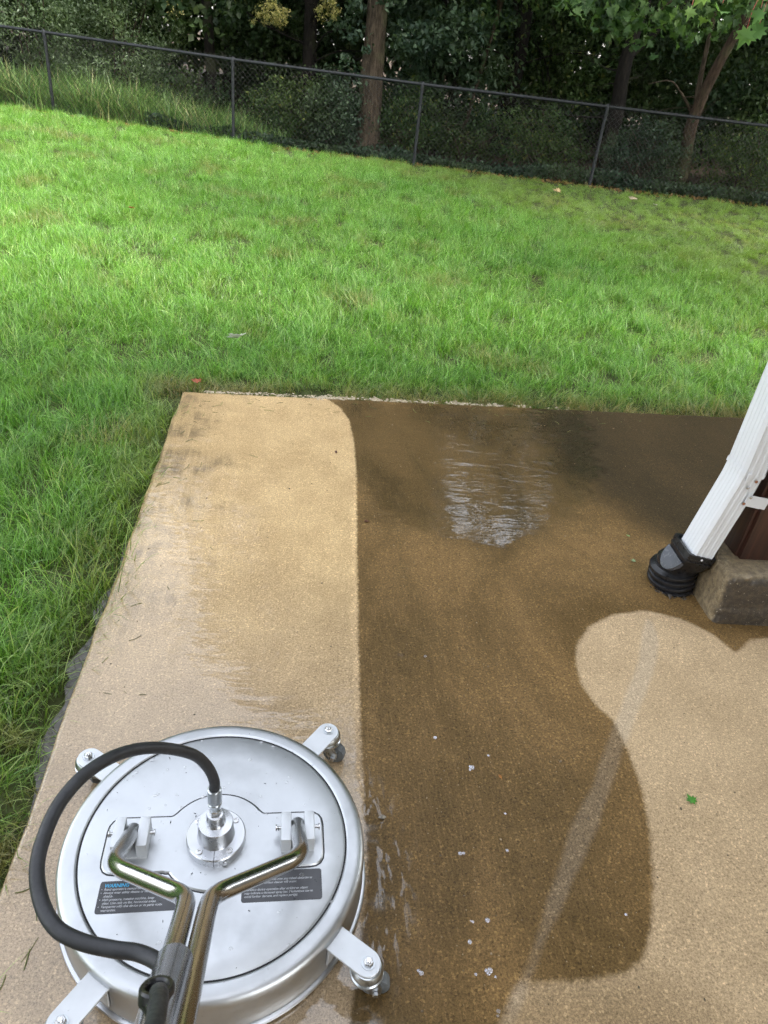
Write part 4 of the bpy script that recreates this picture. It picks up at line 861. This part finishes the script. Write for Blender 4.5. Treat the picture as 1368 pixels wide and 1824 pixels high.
# cedar with yellow drooping sprays, left of the ivy-clad trunk
cedp = np.concatenate([blob(70, [(-2.55, 12.95, 1.74, .30, .2, .13), (-2.75, 13.0, 1.60, .16, .1, .07), (-1.75, 13.0, 1.88, .22, .2, .16)], 44, 40, .075, .8), blob(71, [(-2.3, 13.3, 2.4, .9, .5, .4), (-4.1, 13.3, 1.66, .25, .2, .1)], 40, 34, .14, .8)])
tree('cedar_tree', 'cedar with yellowish drooping sprays left of the ivy-clad trunk', 'tree', [(-2.3, 15.4, -.1), (-2.35, 15.4, 2), (-2.3, 15.3, 6), (-2.4, 15.2, 9)], .15, [(-2.4, 15.2, 6, 1.6, 1.6, 3)], 160, 44, .45, .13, 'dark', 'dark', 11, deadwood=16, extra=[('drooping_sprays', cedp, .042, 'cedar', False)], aspect=.3)
hang = [('mid', [(.75, 13.6, 2.35, .5, .3, .45), (1.25, 13.9, 2.7, .7, .4, .5)], 60, 53), ('dark', [(2.3, 13.8, 2.6, .6, .4, .5), (-1.7, 13.7, 2.7, .5, .3, .6)], 70, 54)]
for lf, el_, nc_, sd_ in hang:
    tp = [o for o in COL.objects if o.name == 'dead_limbed_tree'][0]; A = leaf_arrays(blob(sd_, el_, nc_, 30, .24) - np.array(tp.location), .09, .4, .55, sd_); obj('hanging_foliage', mesh_np('hanging_foliage', A[0], A[1], LM[lf], False, {'rnd': A[2]}), tp)
# broad dark-leaved tree above the fence between the two left posts
tree('broadleaf_tree', 'dark broad-leaved tree above the fence left of the cedar', 'tree', [(-4.0, 15.0, -.1), (-4.05, 14.9, 1.5), (-4.1, 14.8, 3.5), (-4.2, 14.9, 7)], .11, [(-4.0, 14.3, 2.3, 1.35, .9, 1.0), (-4.3, 14.9, 5, 1.9, 1.6, 2.4)], 260, 40, .38, .125, 'dark', 'dark', 12, aspect=.75)
# silver-green shrubs behind the left fence
shrub('olive_shrub', 'largest silvery green shrub behind the fence at far left', (-7.1, 14.6, .05), 3.3, 1.55, 1.1, 240, 60, .062, 'olive', 13, cr_=.28, aspect=.38, group='silvery shrubs behind the fence')
shrub('olive_shrub', 'silvery green shrub just right of the leftmost fence post in view', (-5.45, 14.3, .05), 2.7, 1.1, .9, 190, 56, .06, 'olive', 14, cr_=.26, aspect=.38, group='silvery shrubs behind the fence')
shrub('olive_shrub', 'silvery green shrub behind the fence cut off by left picture edge', (-9.4, 14.7, .08), 3.0, 1.4, 1.1, 150, 50, .066, 'olive', 15, cr_=.3, aspect=.38, group='silvery shrubs behind the fence')
# undergrowth behind the wire, told apart by posts and trunks
shrub('vine_shrub', 'tangled low green shrub right of the second fence post', (-2.3, 13.45, 0), .95, .75, .45, 120, 44, .06, 'mid', 16, cr_=.2, group='undergrowth behind the wire')
shrub('vine_shrub', 'leafy vine mound climbing the wire left of the ivy-clad trunk', (-1.55, 13.3, 0), 1.15, .5, .4, 110, 44, .066, 'bluish', 17, cr_=.2, group='undergrowth behind the wire')
shrub('vine_shrub', 'dark twiggy shrub between the ivy-clad trunk and the third post', (-.45, 13.5, 0), 1.15, .5, .4, 80, 40, .062, 'mid', 18, cr_=.2, group='undergrowth behind the wire', ntw=80)
shrub('vine_shrub', 'twiggy dark shrub behind the wire just right of third post', (.65, 13.9, 0), .9, .8, .5, 70, 40, .06, 'mid', 19, cr_=.22, group='undergrowth behind the wire', ntw=120)
shrub('vine_shrub', 'low sprawling shrub in front of the slim dark trunk', (1.8, 13.7, 0), .95, .8, .45, 90, 40, .06, 'mid', 20, cr_=.22, group='undergrowth behind the wire', ntw=100)
shrub('vine_shrub', 'shaded shrub between the rightmost post and the forked tree', (3.6, 13.6, 0), .9, .8, .45, 90, 40, .062, 'bluish', 22, cr_=.22, group='undergrowth behind the wire', ntw=100)
shrub('vine_shrub', 'shaded shrub right of the forked tree by picture edge', (5.3, 13.6, 0), 1.2, .9, .5, 90, 40, .065, 'mid', 25, cr_=.24, group='undergrowth behind the wire', ntw=90)
shrub('vine_shrub', 'dark brush behind the fence between the two left posts', (-4.3, 13.9, .03), .8, .9, .4, 70, 40, .065, 'dark', 26, cr_=.2, group='undergrowth behind the wire', ntw=90)
# taller understory
for (x_, y_, h_, rx_, lf, lab_, sd_) in ((.1, 14.9, 3.6, 1.2, 'bluish', 'tall blue-green understory tree right of the ivy-clad trunk', 31), (2.4, 16.2, 3.2, 1.2, 'mid', 'pale leafy understory tree between the two dark trunks', 32), (5.9, 15.2, 3.4, 1.5, 'dark', 'dark understory tree behind the forked tree', 33), (-3.0, 16.4, 3.4, 1.3, 'dark', 'dark understory tree behind the second fence post', 34), (4.2, 16.2, 3.0, 1.4, 'dark', 'dark understory tree between the black trunk and the forked tree', 36), (-6.4, 17, 5.5, 2.2, 'mid', 'green tree rising behind the silvery shrubs', 35)):
    shrub('understory_tree', lab_, (x_, y_, 0), h_, rx_, 1.0, 190, 44, .10, lf, sd_, 'tree', .38, .55, 'dark', 60, 'understory trees')
# ivy ground cover under the fence
N = 9000; gxs = rs.uniform(-4.5, 7.5, N); gys = 12.72 + np.abs(rs.randn(N)) * .42 + .06 * np.sin(gxs * 3); gz = rs.uniform(.01, .17, N) * (.4 + vnoise(gxs, gys, 61, 1.6)); A = leaf_arrays(np.c_[gxs, gys, tz(gxs, gys) + gz], .062, .1, .75, 62)
tag(obj('ivy_ground_cover', mesh_np('ivy_ground_cover', A[0], A[1], LM['bluish'], False, {'rnd': A[2]})), 'low dark ivy carpeting the ground under the fence', 'ground cover', kind='stuff')
# leaf litter along the lawn edge
N = 1500; gxs = rs.uniform(-7, 7, N); gys = 12.62 + rs.randn(N) * .09 + .02 * np.abs(gxs); A = leaf_arrays(np.c_[gxs, gys, tz(gxs, gys) + rs.uniform(.0, .03, N)], .05, 0, .6, 63)
tag(obj('leaf_litter', mesh_np('leaf_litter', A[0], A[1], LM['brown'], False, {'rnd': A[2]})), 'brown dead leaves strewn along the lawn edge under the fence', 'leaf litter', kind='stuff')
# deep wood behind: one mass
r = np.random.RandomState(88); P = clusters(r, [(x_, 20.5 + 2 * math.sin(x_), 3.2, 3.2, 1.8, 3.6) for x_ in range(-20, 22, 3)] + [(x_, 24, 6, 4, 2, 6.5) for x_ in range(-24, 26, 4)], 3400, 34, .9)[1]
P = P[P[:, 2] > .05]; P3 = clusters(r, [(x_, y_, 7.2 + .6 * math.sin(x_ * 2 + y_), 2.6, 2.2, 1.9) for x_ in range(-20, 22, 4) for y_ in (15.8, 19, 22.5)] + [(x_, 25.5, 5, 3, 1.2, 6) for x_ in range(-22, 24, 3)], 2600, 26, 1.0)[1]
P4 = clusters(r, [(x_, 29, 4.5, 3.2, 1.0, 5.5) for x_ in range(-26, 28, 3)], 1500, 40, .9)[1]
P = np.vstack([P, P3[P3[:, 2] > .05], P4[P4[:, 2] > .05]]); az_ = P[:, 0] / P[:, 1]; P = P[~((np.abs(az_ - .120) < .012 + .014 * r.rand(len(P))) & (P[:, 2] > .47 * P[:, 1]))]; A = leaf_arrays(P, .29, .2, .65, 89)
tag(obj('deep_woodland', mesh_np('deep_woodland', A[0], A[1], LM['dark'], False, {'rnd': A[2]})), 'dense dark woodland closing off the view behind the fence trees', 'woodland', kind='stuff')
# tall trees further back and to the sides (crowns above the picture)
for i, (x_, y_, h_, rx_, lab_) in enumerate(((-4.6, 18.5, 9.5, 2.4, 'mid-height tree deep in the wood left of the cedar'), (7.8, 15.5, 15, 3.0, 'tall tree beyond the right end of the fence'), (3.9, 20, 8, 1.8, 'tree deep in the wood behind the pale understory tree'), (-.2, 19.5, 14, 2.0, 'tall tree deep in the wood behind the leaning sapling'), (10.5, 11.5, 13, 3.0, 'tall tree standing past the lawn on the right'), (-10.5, 18, 8, 2.8, 'tree deep in the wood at far left'))):
    tree('woodland_tree', lab_, 'tree', [(x_, y_, -.1), (x_ + .1, y_, 2.5), (x_ - .1, y_, h_ * .5), (x_, y_, h_ * .92)], .16, [(x_, y_, h_ * .66, rx_, rx_, h_ * .32)], 190, 40, .85, .28, 'dark', 'dark', 200 + i, group='woodland trees', nlimb=10)

# ================================================================== SMALL THINGS
def small_leaf(label, x_, y_, z_, size, col, rz, seed, maple=True, tilt=.2, roll=None):
    r = np.random.RandomState(seed); sh = MAPLE if maple else np.array([(0, -.5), (.2, -.2), (.24, .1), (.1, .38), (0, .5), (-.12, .34), (-.24, .05), (-.16, -.25)])
    V = [(q[0] * size, q[1] * size, size * (.25 * abs(q[0]) ** 1.5 + .12 * r.rand() + .06)) for q in sh] + [(0, 0, 0)]; k = len(sh)
    V += [(v[0], v[1], v[2] + .0006) for v in V]; Fs = [(k, (j + 1) % k, j) for j in range(k)] + [(2 * k + 1, k + 1 + j, k + 1 + (j + 1) % k) for j in range(k)] + [(j, (j + 1) % k, k + 1 + (j + 1) % k, k + 1 + j) for j in range(k)]
    nm = NT('fallen_leaf_colour'); c = nm.noise(oco(nm), 80, 3); mt = nm.done(nm.principled(Base_Color=nm.mix(nm.mr(c, .35, .7), tuple(v * .7 for v in col), col), Roughness=.5))
    o = obj('fallen_leaf', mesh_np('fallen_leaf', V, Fs, mt, True), None, (x_, y_, z_), (r.uniform(-tilt, tilt), r.uniform(-tilt, tilt), rz)); tag(o, label, 'leaf', 'fallen leaves')
small_leaf('small bright green leaf lying on the cleaned concrete at lower right', .848, 1.189, .001, .032, (.10, .34, .04), .4, 1, tilt=.05)
small_leaf('tiny pale green leaf on wet concrete near the drain pipe', .936, 2.217, .001, .020, (.30, .42, .2), 1.4, 2, tilt=.05)
small_leaf('tiny green leaf scrap on dark wet concrete left of downspout', .953, 2.385, .001, .018, (.25, .42, .14), .9, 3, False, .05)
small_leaf('large pale curled leaf on the lawn above the patio corner', -.898, 3.738, .10, .115, (.70, .70, .60), 1.3, 4, tilt=.35)
small_leaf('red-orange dead leaf at the far left patio corner', -.995, 3.29, .02, .06, (.36, .10, .04), .5, 5)
small_leaf('orange leaf alone in the upper left lawn', -2.541, 6.679, .07, .07, (.50, .17, .05), 2, 6)
small_leaf('tan leaf on the lawn near the rightmost fence post', 1.862, 11.163, .03, .14, (.50, .36, .18), 1, 7)
small_leaf('pale tan leaf on the shaded lawn at upper right', 2.956, 11.241, .03, .15, (.46, .38, .26), 2.4, 8)
small_leaf('small whitish leaf beside the pale tan one on the lawn', 3.22, 11.0, .03, .08, (.6, .56, .46), .4, 9)
small_leaf('curled brown leaf on wet concrete beside the cleaned stripe', -.06, 2.262, .001, .024, (.13, .055, .025), 2.2, 10)
small_leaf('small dark red leaf scrap on the far cleaned stripe', -.239, 2.776, .001, .022, (.10, .025, .018), .2, 11, False)
small_leaf('pale wet leaf on the concrete right of the surface cleaner', .081, 1.036, .001, .022, (.34, .30, .24), 1.9, 12, False)
small_leaf('tiny orange leaf scrap on the wet brown concrete', .368, 1.19, .001, .014, (.42, .17, .03), .6, 14, False)
# bubbles on the wet concrete
n = NT('bubble_film'); fz = n.n('ShaderNodeLayerWeight', {'Blend': .35}); tr_ = n.n('ShaderNodeBsdfTransparent'); gl = n.n('ShaderNodeBsdfGlossy', {'Roughness': .03, 'Color': (.95, .95, 1, 1)})
mx = n.n('ShaderNodeMixShader', {0: n.mr(fz.outputs['Facing'], 0, 1, .10, .7, False)}); n.set(mx.inputs[1], tr_); n.set(mx.inputs[2], gl); M['bubble'] = n.done(mx)
BUB = [(.204, 1.287, .008, 'bubble nearest the middle of the brown wet concrete'), (.297, 1.207, .011, 'largest bubble cluster on the wet brown concrete'), (.342, 1.25, .006, 'small bubble just right of the largest cluster'), (.262, .97, .008, 'bubble level with the hub of the surface cleaner'), (.37, .991, .006, 'small bubble left of the pale streak'), (.316, .828, .009, 'upper bubble of the trio below the pale streak'), (.277, .78, .008, 'lower left bubble of the trio right of the caster'), (.285, .821, .005, 'tiny bubble beside the trio'), (.315, .73, .010, 'bubble low down in front of the dark stain edge'), (.18, .71, .008, 'bubble just right of the lower right caster'), (.287, .72, .005, 'tiny bubble left of the low bubble'), (.327, .66, .007, 'bubble at the bottom of the pale streak'), (.172, 1.584, .006, 'uppermost small bubble beside the cleaned stripe'), (.373, 1.086, .005, 'tiny bubble above the one left of the pale streak'), (.616, .876, .006, 'lone bubble by the edge of the cleaned area')]
for x_, y_, r_, lb_ in BUB:
    r_ *= .8
    rr2 = np.random.RandomState(int(x_ * 1000)); bmb = MB()
    for k in range(4 if r_ > .0075 else 2):
        q = rr2.randn(2) * r_ * (.8 if k else 0); s_ = r_ * (.8 if k == 0 else rr2.uniform(.35, .6))
        bmb.lathe([(s_ * math.cos(t_), s_ * .75 * math.sin(t_)) for t_ in np.linspace(0, math.pi / 2 - .05, 6)], 14, Matrix.Translation((q[0], q[1], .0012)), True)
    o = bmb.build('foam_bubble', M['bubble'], None); o.location = (x_, y_, 0.001); tag(o, lb_, 'bubble', 'soap bubbles')
# dirty foam along the far slab edge
n = NT('dirty_foam'); c = n.noise(pos(n), 120, 4, .7); M['foam'] = n.done(n.principled(Base_Color=n.mix(n.mr(c, .35, .7), (.22, .165, .09), (.55, .48, .36)), Roughness=.6, Normal=n.bump(c, .8, .004)))
fm = MB(); rs = np.random.RandomState(19)
for k in range(1500):
    u = rs.uniform(.1, 2.0); 
    if rs.rand() > np.interp(u, [.1, .3, .55, .75, 1.1, 1.5, 2.0], [.5, .4, .5, 1, .9, .35, .12]) * (vnoise(np.array([u]), np.array([0.]), 91, 14)[0] ** 1.5 * 2): continue
    v_ = rs.normal(-.012, .010) + (.03 * rs.rand() if .5 < u < .8 and rs.rand() < .25 else 0); q = SLAB_A + BE * u + LE * v_; s_ = rs.uniform(.0008, .0040) * (1.4 if .65 < u < 1.2 else 1)
    fm.lathe([(s_ * 1.5 * math.cos(t_), s_ * .6 * math.sin(t_)) for t_ in (0, .5, 1.0, 1.45)], 7, Matrix.Translation((q[0], q[1], -.002)) @ Matrix.Rotation(rs.uniform(0, 6), 4, 'Z') @ Matrix.Diagonal((rs.uniform(.8, 2.0), 1, 1, 1)))
tag(fm.build('foam_line', M['foam'], None), 'dirty white foam line along the far edge of the patio', 'foam', kind='stuff')

rs = np.random.RandomState(55); gr = MB(); cl_ = MB()
for k in range(420):
    u = rs.uniform(.05, 2.6); v_ = rs.uniform(.1, 2.9); q = SLAB_A + BE * u + LE * v_; s_ = rs.uniform(.0008, .0026) * (1.5 if rs.rand() < .1 else 1)
    gr.lathe([(s_, 0), (s_ * .8, s_ * .6), (s_ * .2, s_ * .9)], 5, Matrix.Translation((q[0], q[1], 0)) @ Matrix.Rotation(rs.uniform(0, 6), 4, 'Z') @ Matrix.Diagonal((rs.uniform(.8, 1.8), 1, 1, 1)))
for k in range(90):
    e_ = abs(rs.normal(0, .16)); on = rs.rand() < .55; q = SLAB_A + (BE * (.03 + e_) + LE * rs.uniform(.1, 2.9) if on else BE * rs.uniform(.1, 2.4) + LE * (.02 + e_ * .8)); l_ = rs.uniform(.01, .05); t_ = rs.uniform(0, 6.28); b_ = rs.uniform(-.5, .5)
    cl_.tube([(q[0], q[1], .001), (q[0] + l_ * .5 * math.cos(t_), q[1] + l_ * .5 * math.sin(t_), .002), (q[0] + l_ * .5 * (math.cos(t_) + math.cos(t_ + b_)), q[1] + l_ * .5 * (math.sin(t_) + math.sin(t_ + b_)), .001)], rs.uniform(.0006, .0012), 4)
M['grit'] = plain('grit', (.20, .15, .09), .8, .2, 300, 0, .6); tag(gr.build('patio_grit', M['grit'], None), 'fine grit scattered over the wet concrete', 'grit', kind='stuff')
M['clip'] = plain('grass_clipping', (.13, .15, .04), .6, .1, 60, 0, .5); tag(cl_.build('grass_clippings', M['clip'], None), 'loose grass clippings stuck to the patio edges', 'clippings', kind='stuff')
